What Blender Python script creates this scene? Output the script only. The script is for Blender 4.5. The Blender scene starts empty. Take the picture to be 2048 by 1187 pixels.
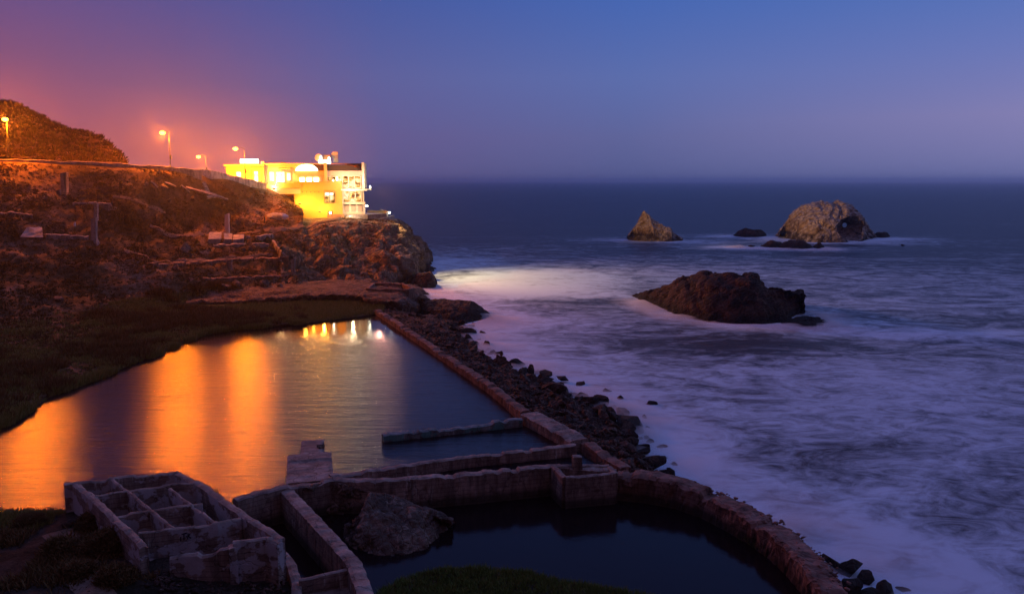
import bpy, bmesh, math, random
import numpy as np
from mathutils import Vector, Matrix
from mathutils.bvhtree import BVHTree
random.seed(7); RNG = np.random.default_rng(11)
SC = bpy.context.scene
C = SC.collection
# ------------------------------------------------------------------ camera and surveying helpers
F = 1607.0; H = 26.5; PITCH = math.atan(232 / F)
cam = bpy.data.cameras.new('camera'); camo = bpy.data.objects.new('camera', cam); C.objects.link(camo)
camo.location = (0, 0, H); camo.rotation_euler = (math.pi / 2 - PITCH, 0, 0)
cam.sensor_width = 36; cam.lens = 36 * F / 2048; cam.clip_start = 0.5; cam.clip_end = 60000
SC.camera = camo
cp_, sp_ = math.cos(PITCH), math.sin(PITCH)
def ray(px, py):
    x = (px - 1024) / F; u = (593.5 - py) / F
    return np.array((x, cp_ + u * sp_, -sp_ + u * cp_))
def Q(px, py, z=0.0):               # survey: sight line meets height z
    r = ray(px, py); t = (z - H) / r[2]; return np.array((r[0] * t, r[1] * t, z))
def D(px, py, Y):                   # survey: sight line meets distance Y
    r = ray(px, py); t = Y / r[1]; return np.array((r[0] * t, Y, H + r[2] * t))
def P(t):                           # (px,py,z) or (px,py,'Y',Y) or world np.array
    if isinstance(t, np.ndarray): return t
    if len(t) == 4: return D(t[0], t[1], t[3])
    return Q(*t)
# ------------------------------------------------------------------ noise
def _h(i, j, k, s):
    n = (i.astype(np.int64) * 374761393 + j.astype(np.int64) * 668265263 + k.astype(np.int64) * 2147483647 + s * 974711) & 0xFFFFFFFF
    n = ((n ^ (n >> 13)) * 1274126177) & 0xFFFFFFFF
    n = ((n ^ (n >> 16)) * 2246822519) & 0xFFFFFFFF
    return ((n ^ (n >> 15)) & 0xFFFFFF) / float(0xFFFFFF)
def vn(p, s=0):
    f = np.floor(p); d = p - f; d = d * d * d * (d * (d * 6 - 15) + 10)
    i, j, k = f[:, 0], f[:, 1], f[:, 2]; r = 0
    for a in (0, 1):
        wa = d[:, 0] if a else 1 - d[:, 0]
        for b in (0, 1):
            wb = d[:, 1] if b else 1 - d[:, 1]
            for c in (0, 1):
                wc = d[:, 2] if c else 1 - d[:, 2]
                r = r + wa * wb * wc * _h(i + a, j + b, k + c, s)
    return r * 2 - 1
def fbm(p, o=5, g=0.5, s=0):
    r = 0; a = 1.0; t = 0
    for q in range(o):
        r = r + a * vn(p * (2.03 ** q) + 13.7 * q, s + q); t += a; a *= g
    return r / t
def ridged(p, o=4, s=0):
    r = 0; a = 1.0; t = 0
    for q in range(o):
        r = r + a * (1 - 2 * np.abs(vn(p * (2.1 ** q) + 5.3 * q, s + q))); t += a; a *= 0.5
    return r / t
def worley(p, s=0):
    f = np.floor(p); n = len(p)
    F1 = np.full(n, 9.0); F2 = np.full(n, 9.0); R = np.zeros(n)
    for a in (-1, 0, 1):
        for b in (-1, 0, 1):
            for c in (-1, 0, 1):
                i, j, k = f[:, 0] + a, f[:, 1] + b, f[:, 2] + c
                q = np.stack((i + _h(i, j, k, s), j + _h(i, j, k, s + 1), k + _h(i, j, k, s + 2)), 1)
                d = np.sqrt(((p - q) ** 2).sum(1)); rr = _h(i, j, k, s + 3)
                m = d < F1
                F2 = np.where(m, F1, np.minimum(F2, d)); R = np.where(m, rr, R); F1 = np.where(m, d, F1)
    return F1, F2, R
def rockdisp(p, size, s=0, stretch=(1, 1, 1)):
    q = p * np.array(stretch) / size
    q = q + 0.35 * np.stack((fbm(q * 1.3, 3, s=s + 50), fbm(q * 1.3 + 9, 3, s=s + 60), fbm(q * 1.3 + 19, 3, s=s + 70)), 1)
    F1, F2, R = worley(q, s)
    crack = np.exp(-(F2 - F1) / 0.10)
    return (R - 0.5) * 0.9 - 0.45 * crack - 0.35 * F1 + 0.15
# ------------------------------------------------------------------ mesh helpers
MAT = {}
def mesh_obj(name, V, Fc, mat=None, parent=None, smooth=False, link=True):
    me = bpy.data.meshes.new(name)
    V = np.asarray(V, dtype=np.float32)
    if isinstance(Fc, np.ndarray):
        n, k = Fc.shape
        me.vertices.add(len(V)); me.vertices.foreach_set('co', V.ravel())
        me.loops.add(n * k); me.loops.foreach_set('vertex_index', Fc.astype(np.int32).ravel())
        me.polygons.add(n); me.polygons.foreach_set('loop_start', np.arange(0, n * k, k, dtype=np.int32))
        me.polygons.foreach_set('loop_total', np.full(n, k, dtype=np.int32))
        me.update(calc_edges=True)
    else:
        me.from_pydata([tuple(map(float, v)) for v in V], [], Fc); me.update()
    if smooth: me.polygons.foreach_set('use_smooth', np.ones(len(me.polygons), dtype=bool))
    if mat: me.materials.append(MAT[mat])
    o = bpy.data.objects.new(name, me)
    if link: C.objects.link(o)
    if parent: o.parent = parent; o.matrix_parent_inverse = parent_inv(parent)
    return o
def parent_inv(p):
    return Matrix.Translation(p.location).inverted() if p.rotation_euler.z == 0 else (Matrix.Translation(p.location) @ p.rotation_euler.to_matrix().to_4x4()).inverted()
def tag(o, label=None, cat=None, group=None, kind=None):
    if label: o['label'] = label
    if cat: o['category'] = cat
    if group: o['group'] = group
    if kind: o['kind'] = kind
    return o
def empty(name, loc, label, cat, group=None):
    o = bpy.data.objects.new(name, None); C.objects.link(o); o.location = tuple(map(float, loc)); o.empty_display_size = .3
    return tag(o, label, cat, group)
def pchip(A, ts):
    """A: (n, m, 3) knots along axis 0, ts params in 0..n-1"""
    n = A.shape[0]
    if n == 2:
        i = np.zeros(len(ts), int)
    dlt = A[1:] - A[:-1]
    m = np.zeros_like(A)
    if n > 2:
        a, b = dlt[:-1], dlt[1:]
        same = (a * b) > 0
        with np.errstate(divide='ignore', invalid='ignore'):
            hm = np.where(same, 2 * a * b / (a + b), 0)
        m[1:-1] = hm
    m[0] = dlt[0]; m[-1] = dlt[-1]
    i = np.clip(np.floor(ts).astype(int), 0, n - 2); t = (ts - i)[:, None, None]
    p0, p1, m0, m1 = A[i], A[i + 1], m[i], m[i + 1]
    return (2 * t**3 - 3 * t**2 + 1) * p0 + (t**3 - 2 * t**2 + t) * m0 + (-2 * t**3 + 3 * t**2) * p1 + (t**3 - t**2) * m1
def seg_params(A, res):
    ts = []
    L = np.sqrt(((A[1:] - A[:-1]) ** 2).sum(-1)).mean(1)
    for i, l in enumerate(L):
        k = max(1, int(math.ceil(l / res))); ts += [i + q / k for q in range(k)]
    ts.append(len(L)); return np.array(ts, float)
def grid_normals(G):
    du = np.gradient(G, axis=1); dv = np.gradient(G, axis=0)
    n = np.cross(du, dv); l = np.linalg.norm(n, axis=-1, keepdims=True); l[l == 0] = 1
    return n / l
def grid_faces(nv, nu):
    i = np.arange(nv - 1)[:, None] * nu + np.arange(nu - 1)[None, :]
    i = i.ravel(); return np.stack((i, i + 1, i + nu + 1, i + nu), 1)
BV = {}
def loft(name, rows, res=0.6, disp=None, mat=None, smooth=True, fade=0, parent=None, bvh=True):
    A = np.array([[P(t) for t in r] for r in rows])
    tv = seg_params(A, res); A2 = pchip(A, tv)
    B = A2.transpose(1, 0, 2); tu = seg_params(B, res)
    G = pchip(B, tu).transpose(1, 0, 2)
    nv, nu = G.shape[:2]
    if disp is not None:
        N = grid_normals(G); N = np.where(N[..., 2:3] < -0.2, -N, N)
        d = disp(G.reshape(-1, 3)).reshape(nv, nu)
        if fade:
            k = np.minimum(np.minimum(np.arange(nv), np.arange(nv)[::-1])[:, None] / fade, 1)
            d = d * k
        G = G + N * d[..., None]
    o = mesh_obj(name, G.reshape(-1, 3), grid_faces(nv, nu), mat, parent, smooth)
    if bvh: BV[name] = BVHTree.FromPolygons([tuple(v) for v in G.reshape(-1, 3)], [tuple(f) for f in grid_faces(nv, nu).tolist()])
    o_grid[name] = G
    return o
o_grid = {}
def hit(px, py, names=('hillside', 'cliff', 'rock_ledge', 'hill_behind')):
    r = Vector(ray(px, py)).normalized(); best = None
    for n in names:
        if n not in BV: continue
        h = BV[n].ray_cast(Vector((0, 0, H)), r)
        if h[0] is not None and (best is None or h[3] < best[1]): best = (h[0], h[3])
    return np.array(best[0]) if best else None
def down(x, y, names):
    best = None
    for n in names:
        h = BV[n].ray_cast(Vector((x, y, 80)), Vector((0, 0, -1)))
        if h[0] is not None and (best is None or h[0].z > best): best = h[0].z
    return best
def boxes_mesh(bs):
    V = []; Fs = []
    for (x0, x1, y0, y1, z0, z1) in bs:
        b = len(V)
        V += [(x0, y0, z0), (x1, y0, z0), (x1, y1, z0), (x0, y1, z0), (x0, y0, z1), (x1, y0, z1), (x1, y1, z1), (x0, y1, z1)]
        Fs += [(b, b + 3, b + 2, b + 1), (b + 4, b + 5, b + 6, b + 7), (b, b + 1, b + 5, b + 4), (b + 1, b + 2, b + 6, b + 5), (b + 2, b + 3, b + 7, b + 6), (b + 3, b, b + 4, b + 7)]
    return V, Fs
def boxes(name, bs, mat, parent=None, bevel=0.0):
    V, Fs = boxes_mesh(bs)
    o = mesh_obj(name, V, Fs, mat, parent)
    if bevel:
        m = o.modifiers.new('bevel', 'BEVEL'); m.width = bevel; m.segments = 2; m.limit_method = 'ANGLE'
    return o
def tube(pts, rad, n=8):
    """tapered tube; returns V,F"""
    pts = [Vector(p) for p in pts]; V = []; Fs = []
    if not hasattr(rad, '__len__'): rad = [rad] * len(pts)
    up = Vector((0, 0, 1))
    for i, p in enumerate(pts):
        d = (pts[min(i + 1, len(pts) - 1)] - pts[max(i - 1, 0)]).normalized()
        a = d.cross(up if abs(d.z) < .95 else Vector((1, 0, 0))).normalized(); b = a.cross(d)
        for k in range(n):
            t = 2 * math.pi * k / n; V.append(tuple(p + (a * math.cos(t) + b * math.sin(t)) * rad[i]))
    for i in range(len(pts) - 1):
        for k in range(n):
            Fs.append((i * n + k, i * n + (k + 1) % n, (i + 1) * n + (k + 1) % n, (i + 1) * n + k))
    Fs.append(tuple(range(n))[::-1]); Fs.append(tuple(range((len(pts) - 1) * n, len(pts) * n)))
    return V, Fs
def join(parts):
    V = []; Fs = []
    for v, f in parts:
        b = len(V); V += list(v); Fs += [tuple(i + b for i in q) for q in f]
    return V, Fs
def wallmesh(name, pts, width, zbot, mat='concrete', parent=None, res=0.22, rough=0.05, chip=0.12, closed=False, smooth=False, seed=0, batter=0.0):
    """weathered wall along a poly-line of top centre points (x,y,ztop)"""
    A = np.array(pts, float)
    seg = np.linalg.norm(A[1:, :2] - A[:-1, :2], axis=1); nn = len(A)
    idx = []
    for i, l in enumerate(seg):
        k = max(1, int(math.ceil(l / res))); idx += [i + q / k for q in range(k)]
    idx.append(nn - 1); idx = np.array(idx)
    i = np.clip(np.floor(idx).astype(int), 0, nn - 2); t = (idx - i)[:, None]
    Pn = A[i] * (1 - t) + A[i + 1] * t
    d = (A[1:, :2] - A[:-1, :2]) / seg[:, None]
    dk = np.zeros((nn, 2)); dk[0] = d[0]; dk[-1] = d[-1]
    nk = np.zeros((nn, 2))
    for k in range(nn):
        a = d[max(k - 1, 0)]; b = d[min(k, nn - 2)]
        n1 = np.array((-a[1], a[0])); n2 = np.array((-b[1], b[0])); m = n1 + n2; m /= max(np.linalg.norm(m), 1e-6)
        nk[k] = m / max(0.5, m @ n1)
    Nn = nk[i] * (1 - t) + nk[i + 1] * t
    isin = (idx - np.floor(idx)) > 1e-6
    ln = np.linalg.norm(Nn, axis=1)
    seg_n = np.stack((-d[i][:, 1], d[i][:, 0]), 1)
    Nn = np.where(isin[:, None], seg_n, Nn)
    notch = np.clip((vn(np.c_[Pn[:, 0], Pn[:, 1], Pn[:, 2] * 0 + seed * 3.1] * .75, seed + 40) - .34) * 14, 0, 1)
    if not np.isscalar(width): W = np.interp(idx, np.arange(nn), width)
    else: W = np.full(len(idx), width)
    ztop = Pn[:, 2] + chip * np.minimum(0.3, fbm(np.c_[Pn[:, 0], Pn[:, 1], Pn[:, 2] * 0 + seed] * 1.3, 4, s=seed)) - chip * 0.3 - notch * chip * 1.3
    nside = max(3, int((ztop.mean() - zbot) / 0.45)); ntop = max(3, int(W.mean() / 0.3) + 1)
    ring = [(-1, s / nside) for s in range(nside)] + [(-1 + 2 * s / (ntop), 1.0) for s in range(ntop + 1)] + [(1, 1 - (s + 1) / nside) for s in range(nside)]
    G = np.zeros((len(idx), len(ring), 3))
    for k, (a, b) in enumerate(ring):
        w = W / 2 * a + batter * a * (1 - b)
        G[:, k, 0] = Pn[:, 0] + Nn[:, 0] * w; G[:, k, 1] = Pn[:, 1] + Nn[:, 1] * w; G[:, k, 2] = zbot + (ztop - zbot) * b
        if abs(a) == 1 and b == 1.0:
            G[:, k, 2] -= 0.03 + 0.05 * (fbm(G[:, k] * 2.2, 3, s=seed + 3) + 1) * (chip / 0.12)
    pts3 = G.reshape(-1, 3)
    n3 = np.stack([fbm(pts3 * 1.1, 2, s=seed + 30 + q) * .5 + fbm(pts3 * 3.6, 3, s=seed + 10 + q) * .8 for q in range(3)], 1) * rough * 1.7
    F1, F2, R = worley(pts3 * 0.9, seed); n3[:, 2] *= .5
    pts3 = pts3 + n3
    nv, nu = len(idx), len(ring)
    faces = grid_faces(nv, nu).tolist()
    faces = [tuple(f) for f in faces]
    faces.append(tuple(range(nu))); faces.append(tuple(range((nv - 1) * nu, nv * nu))[::-1])
    # close the underside
    for r in range(nv - 1): faces.append((r * nu, (r + 1) * nu, (r + 1) * nu + nu - 1, r * nu + nu - 1))
    return mesh_obj(name, pts3, faces, mat, parent, smooth)
# ------------------------------------------------------------------ materials
def srgb(r, g, b):
    f = lambda c: (c / 255 / 12.92) if c / 255 <= 0.04045 else ((c / 255 + 0.055) / 1.055) ** 2.4
    return (f(r), f(g), f(b), 1)
class NT:
    def __init__(s, name):
        m = bpy.data.materials.new(name); m.use_nodes = True; s.m = m; s.t = m.node_tree; s.n = s.t.nodes; s.l = s.t.links
        s.n.clear(); s.out = s.n.new('ShaderNodeOutputMaterial'); MAT[name] = m
    def new(s, typ, **k):
        n = s.n.new('ShaderNode' + typ)
        for a, b in k.items():
            if a.startswith('i_'):
                key = a[2:]; key = int(key) if key.isdigit() else key.replace('_', ' ')
                n.inputs[key].default_value = b
            else: setattr(n, a, b)
        return n
    def ln(s, a, b): s.l.new(a, b)
    def pos(s, scale=(1, 1, 1), rot=0):
        g = s.new('NewGeometry'); m = s.new('Mapping'); m.inputs['Scale'].default_value = scale; m.inputs['Rotation'].default_value = (0, 0, rot)
        s.ln(g.outputs['Position'], m.inputs['Vector']); return m.outputs[0]
    def noise(s, scale, detail=6, rough=.6, vec=None, dist=0):
        n = s.new('TexNoise'); n.inputs['Scale'].default_value = scale; n.inputs['Detail'].default_value = detail
        n.inputs['Roughness'].default_value = rough; n.inputs['Distortion'].default_value = dist
        s.ln(vec if vec is not None else s.pos(), n.inputs['Vector']); return n.outputs['Fac']
    def ramp(s, fac, stops, interp='LINEAR'):
        r = s.new('ValToRGB'); r.color_ramp.interpolation = interp; e = r.color_ramp.elements
        while len(e) < len(stops): e.new(0.5)
        for q, (p, c) in zip(e, stops):
            q.position = p; q.color = c if len(c) == 4 else (*c, 1)
        s.ln(fac, r.inputs[0]); return r.outputs[0]
    def mix(s, fac, a, b, mode='MIX'):
        m = s.new('Mix', data_type='RGBA', blend_type=mode)
        for v, k in ((fac, 0), (a, 6), (b, 7)):
            if hasattr(v, 'is_output') or hasattr(v, 'links'): s.ln(v, m.inputs[k])
            else: m.inputs[k].default_value = v if k == 0 or len(v) == 4 else (*v, 1)
        return m.outputs[2]
    def math(s, op, a, b=None, clamp=False):
        m = s.new('Math', operation=op); m.use_clamp = clamp
        for v, k in ((a, 0), (b, 1)):
            if v is None: continue
            if hasattr(v, 'links'): s.ln(v, m.inputs[k])
            else: m.inputs[k].default_value = v
        return m.outputs[0]
    def mr(s, v, a, b, c=0, d=1, smooth=True):
        m = s.new('MapRange'); m.interpolation_type = 'SMOOTHSTEP' if smooth else 'LINEAR'
        s.ln(v, m.inputs[0])
        for k, x in zip((1, 2, 3, 4), (a, b, c, d)): m.inputs[k].default_value = x
        return m.outputs[0]
    def attr(s, name):
        a = s.new('Attribute'); a.attribute_name = name; return a.outputs['Fac']
    def pbr(s, col, rough=.9, bump=None, bstr=.5, bdist=.1, spec=.3, normal=None):
        p = s.new('BsdfPrincipled')
        for v, k in ((col, 'Base Color'), (rough, 'Roughness'), (spec, 'Specular IOR Level')):
            if hasattr(v, 'links'): s.ln(v, p.inputs[k])
            elif k == 'Base Color': p.inputs[k].default_value = v if len(v) == 4 else (*v, 1)
            else: p.inputs[k].default_value = v
        if bump is not None:
            b = s.new('Bump'); b.inputs['Strength'].default_value = bstr; b.inputs['Distance'].default_value = bdist
            s.ln(bump, b.inputs['Height']); s.ln(b.outputs[0], p.inputs['Normal'])
        s.ln(p.outputs[0], s.out.inputs['Surface']); return p
def emit_mat(name, col, strength):
    m = NT(name); e = m.new('Emission'); e.inputs[0].default_value = (*col, 1); e.inputs[1].default_value = strength
    m.ln(e.outputs[0], m.out.inputs['Surface']); m.m.cycles.emission_sampling = 'AUTO'
    return m
def rock_mat(name, dark, mid, light, scale=1.0, bump=.7, tidal=0.0, guano=False, rough=.85):
    m = NT(name)
    n1 = m.noise(.35 * scale, 8, .65); n2 = m.noise(2.2 * scale, 6, .7); n3 = m.noise(.9 * scale, 6, .7, vec=m.pos((1, 1, .35)), dist=1.2)
    c = m.ramp(n1, [(.32, dark), (.5, mid), (.68, light)])
    c = m.mix(m.mr(n2, .35, .7, 0, .75), c, m.mix(.55, c, dark, 'MULTIPLY'))
    c = m.mix(m.mr(n3, .52, .62), c, light)
    if tidal:
        g = m.new('NewGeometry'); sx = m.new('SeparateXYZ'); m.ln(g.outputs['Position'], sx.inputs[0])
        z = m.math('ADD', sx.outputs[2], m.math('MULTIPLY', n3, -1.4)); w = m.mr(z, tidal - .9, tidal + .5, 1, 0)
        c = m.mix(m.math('MULTIPLY', w, .8), c, (.012, .011, .009))
    if guano:
        g = m.new('NewGeometry'); sx = m.new('SeparateXYZ'); m.ln(g.outputs['Normal'], sx.inputs[0])
        w = m.math('MULTIPLY', m.mr(sx.outputs[2], .0, .8), m.mr(n2, .3, .6))
        c = m.mix(m.math('MULTIPLY', w, .75), c, (.62, .58, .52))
    vor = m.new('TexVoronoi'); vor.feature = 'DISTANCE_TO_EDGE'; vor.inputs['Scale'].default_value = 1.1 * scale
    m.ln(m.pos((1, 1, .6)), vor.inputs['Vector'])
    h = m.math('ADD', m.math('MULTIPLY', n2, 1.0), m.math('MULTIPLY', m.mr(vor.outputs['Distance'], 0, .12), .5))
    h = m.math('ADD', h, m.math('MULTIPLY', n3, .8))
    wt = m.new('TexWave'); wt.bands_direction = 'Z'; wt.inputs['Scale'].default_value = .55 * scale; wt.inputs['Distortion'].default_value = 9; wt.inputs['Detail'].default_value = 5; wt.inputs['Detail Roughness'].default_value = .65
    mp = m.new('Mapping'); mp.inputs['Rotation'].default_value = (.35, .5, 0); gg = m.new('NewGeometry'); m.ln(gg.outputs['Position'], mp.inputs['Vector']); m.ln(mp.outputs[0], wt.inputs['Vector'])
    c = m.mix(m.mr(wt.outputs['Fac'], .0, .35, .32, 0), c, dark); h = m.math('ADD', h, m.math('MULTIPLY', wt.outputs['Fac'], .4))
    m.pbr(c, rough, h, bump, .35 / scale, .25)
rock_mat('cliff_rock', (.08, .048, .028), (.21, .135, .085), (.36, .25, .17), .45, 1.0, tidal=1.2)
rock_mat('dark_rock', (.016, .009, .006), (.062, .032, .021), (.14, .075, .05), .9, 1.0, tidal=1.0)
rock_mat('sea_rock', (.05, .033, .018), (.20, .14, .075), (.42, .33, .22), .35, .9, tidal=3.0, guano=True)
rock_mat('boulder_rock', (.022, .014, .011), (.075, .045, .033), (.19, .12, .09), 1.4, .8, tidal=0.6)
rock_mat('mound_rock', (.06, .04, .032), (.16, .11, .085), (.32, .23, .18), 1.3, .9)
rock_mat('pale_rock', (.50, .52, .56), (.68, .70, .74), (.78, .80, .84), 1.0, .3)

def concrete_mat(name, base, dark, light, stain=.6, scale=1.0, patches=None, wet=None):
    m = NT(name)
    n1 = m.noise(.8 * scale, 8, .65); n2 = m.noise(6 * scale, 6, .7)
    st = m.math('ADD', m.math('MULTIPLY', m.noise(1.0, 8, .7, vec=m.pos((1.1 * scale, 1.1 * scale, .16)), dist=.5), .65), m.math('MULTIPLY', n1, .35)); ef = m.noise(1.0, 5, .7, vec=m.pos((3.4 * scale, 3.4 * scale, .35)), dist=.3); gate = m.noise(.28, 3, .5); wvz = m.new('TexWave'); wvz.bands_direction = 'Z'; wvz.inputs['Scale'].default_value = .9; wvz.inputs['Distortion'].default_value = 1.2; wvz.inputs['Detail'].default_value = 3; m.ln(m.pos(), wvz.inputs['Vector'])
    g = m.new('NewGeometry'); sx = m.new('SeparateXYZ'); m.ln(g.outputs['Normal'], sx.inputs[0])
    sp = m.new('SeparateXYZ'); m.ln(g.outputs['Position'], sp.inputs[0])
    c = m.ramp(n1, [(.3, dark), (.5, base), (.7, light)])
    side = m.mr(sx.outputs[2], .25, .7, 1, 0)
    c = m.mix(m.math('MULTIPLY', m.math('MULTIPLY', m.mr(st, .42, .6), side), stain), c, tuple(.35 * v for v in dark[:3]))
    c = m.mix(m.mr(n2, .55, .75, 0, .5), c, tuple(.5 * v for v in dark[:3]))
    c = m.mix(m.math('MULTIPLY', m.math('MULTIPLY', m.mr(ef, .56, .66), m.mr(gate, .48, .6)), m.math('MULTIPLY', side, .6)), c, tuple(min(.6, 1.7 * v) for v in light[:3]))
    c = m.mix(m.math('MULTIPLY', m.mr(wvz.outputs['Fac'], 0, .12, 1, 0), m.math('MULTIPLY', side, .45)), c, tuple(.4 * v for v in dark[:3]))
    vor = m.new('TexVoronoi'); vor.feature = 'DISTANCE_TO_EDGE'; vor.inputs['Scale'].default_value = .5 * scale
    wv = m.new('TexNoise'); wv.inputs['Scale'].default_value = 1.5
    m.ln(m.pos(), wv.inputs['Vector']); ad = m.new('VectorMath', operation='ADD'); m.ln(m.pos(), ad.inputs[0]); m.ln(wv.outputs['Color'], ad.inputs[1]); m.ln(ad.outputs[0], vor.inputs['Vector'])
    crack = m.mr(vor.outputs['Distance'], 0, .025, 1, 0)
    c = m.mix(m.math('MULTIPLY', crack, .5), c, tuple(.25 * v for v in dark[:3]))
    if patches:
        pn = m.noise(.55, 5, .6, vec=m.pos((1, 1, 1.3))); pm = m.math('MULTIPLY', m.mr(pn, .49, .53), side)
        c = m.mix(m.math('MULTIPLY', pm, .85), c, patches)
    if wet is not None:
        w = m.mr(m.math('ADD', sp.outputs[2], m.math('MULTIPLY', n1, -.8)), wet - .4, wet + .25, 1, 0)
        c = m.mix(m.math('MULTIPLY', w, .8), c, (.02, .018, .014))
    h = m.math('ADD', m.math('MULTIPLY', n2, .6), m.math('MULTIPLY', n1, 1.2)); h = m.math('SUBTRACT', h, m.math('MULTIPLY', crack, .5))
    m.pbr(c, .88, h, .6, .12, .25)
concrete_mat('concrete', (0.291, 0.224, 0.187), (0.109, 0.079, 0.065), (0.495, 0.394, 0.332), .75, wet=.9)
concrete_mat('concrete_red', (0.237, 0.138, 0.104), (0.088, 0.048, 0.036), (0.375, 0.237, 0.189), .75, wet=.9)
concrete_mat('concrete_teal', (.20, .24, .235), (.07, .09, .085), (.42, .38, .37), .8, patches=(.07, .22, .21))
concrete_mat('concrete_plaster', (0.286, 0.218, 0.181), (0.106, 0.078, 0.065), (0.468, 0.380, 0.324), .6, patches=(.42, .42, .45))
concrete_mat('retaining_concrete', (.32, .27, .25), (.14, .10, .08), (.46, .40, .37), .7, .6)
concrete_mat('white_concrete', (.58, .52, .49), (.28, .21, .18), (.70, .64, .61), .75, .6)
concrete_mat('pale_concrete', (.30, .28, .28), (.15, .13, .13), (.42, .40, .40), .4, .8)
def ground_mat(name, cols, path=None, scale=1.0, bump=.8):
    m = NT(name)
    n1 = m.noise(.09 * scale, 8, .6, dist=.4); n2 = m.noise(.7 * scale, 8, .7); n3 = m.noise(4 * scale, 5, .7)
    c = m.ramp(m.math('ADD', m.math('MULTIPLY', n1, .65), m.math('MULTIPLY', n2, .35)), [(.36, cols[0]), (.46, cols[1]), (.54, cols[2]), (.63, cols[3])])
    c = m.mix(m.mr(n3, .4, .7, 0, .6), c, tuple(.4 * v for v in cols[0][:3]))
    m.pbr(c, .95, m.math('ADD', n2, m.math('MULTIPLY', n3, .5)), bump, .4, .1)
ground_mat('hill_ground', [(.06, .038, .018), (.11, .065, .032), (.17, .10, .058), (.27, .175, .125)])
ground_mat('marsh_ground', [(.09, .09, .03), (.13, .12, .04), (.16, .12, .05), (.22, .16, .09)], scale=1.5)
ground_mat('near_ground', [(.016, .018, .010), (.03, .026, .016), (.07, .052, .042), (.12, .092, .08)], scale=2.0)
ground_mat('path_dirt', [(.16, .10, .07), (.20, .13, .09), (.24, .16, .115), (.28, .19, .14)], scale=2.0, bump=.4)
ground_mat('asphalt', [(.05, .05, .05), (.055, .055, .055), (.06, .06, .06), (.065, .065, .065)])
rock_mat('ledge_rock', (.05, .028, .02), (.15, .085, .058), (.26, .17, .125), .8, .8, tidal=.4)
def leaf_mat(name, a, b, c3):
    m = NT(name); i = m.new('NewGeometry')
    r = m.ramp(i.outputs['Random Per Island'], [(0, a), (.5, b), (1, c3)])
    m.pbr(r, .8, None, spec=.15)
leaf_mat('scrub_leaf', (.085, .060, .020), (.13, .080, .030), (.20, .11, .045))
leaf_mat('brush_leaf', (.02, .017, .007), (.045, .03, .012), (.08, .045, .018))
leaf_mat('marsh_leaf', (.15, .16, .035), (.21, .19, .05), (.30, .23, .09))
leaf_mat('grass_leaf', (.07, .13, .025), (.11, .17, .035), (.17, .18, .05))
def plain(name, col, rough=.6, metal=0, bump=0):
    m = NT(name); n = m.noise(3, 5, .6)
    c = m.mix(m.mr(n, .35, .7, 0, .4), col, tuple(v * .7 for v in col))
    p = m.pbr(c, rough, n if bump else None, .2, .03); p.inputs['Metallic'].default_value = metal
plain('painted_white', (.74, .68, .56), .6, bump=1); plain('painted_cream', (.74, .56, .26), .7, bump=1)
plain('painted_yellow', (.72, .38, .09), .75, bump=1); plain('roof_dark', (.05, .035, .03), .7)
plain('painted_pink', (.62, .48, .42), .8, bump=1); plain('steel', (.045, .042, .04), .5, .5); plain('dark_metal', (.06, .06, .06), .5)
plain('brick_orange', (.42, .20, .09), .8, bump=1); plain('blind', (.45, .36, .30), .7); plain('cloth_dark', (.03, .03, .04), .9)
plain('cloth_grey', (.12, .12, .14), .9); plain('skin', (.5, .33, .25), .6); plain('hair', (.03, .02, .015), .7); plain('paint_black', (.02, .02, .025), .8)
plain('dish_cream', (.70, .60, .48), .6)
emit_mat('sodium_bulb', (1, .34, .03), 20); emit_mat('white_lit', (1, .90, .62), 7.0); emit_mat('lamp_glass', (1, .88, .6), 60)
def window_mat(name, a, b, s):
    m = NT(name); n = m.noise(.5, 2, .5, vec=m.pos((1.2, 1, 1.6))); c = m.ramp(n, [(.38, a), (.5, b), (.62, (1, .86, .5))])
    e = m.new('Emission'); m.ln(c, e.inputs[0]); e.inputs[1].default_value = s; m.ln(e.outputs[0], m.out.inputs['Surface'])
window_mat('room_lit', (.16, .05, .008), (.9, .45, .09), 1.25)
window_mat('room_bright', (1, .7, .25), (1, .85, .5), 3.5)
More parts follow.
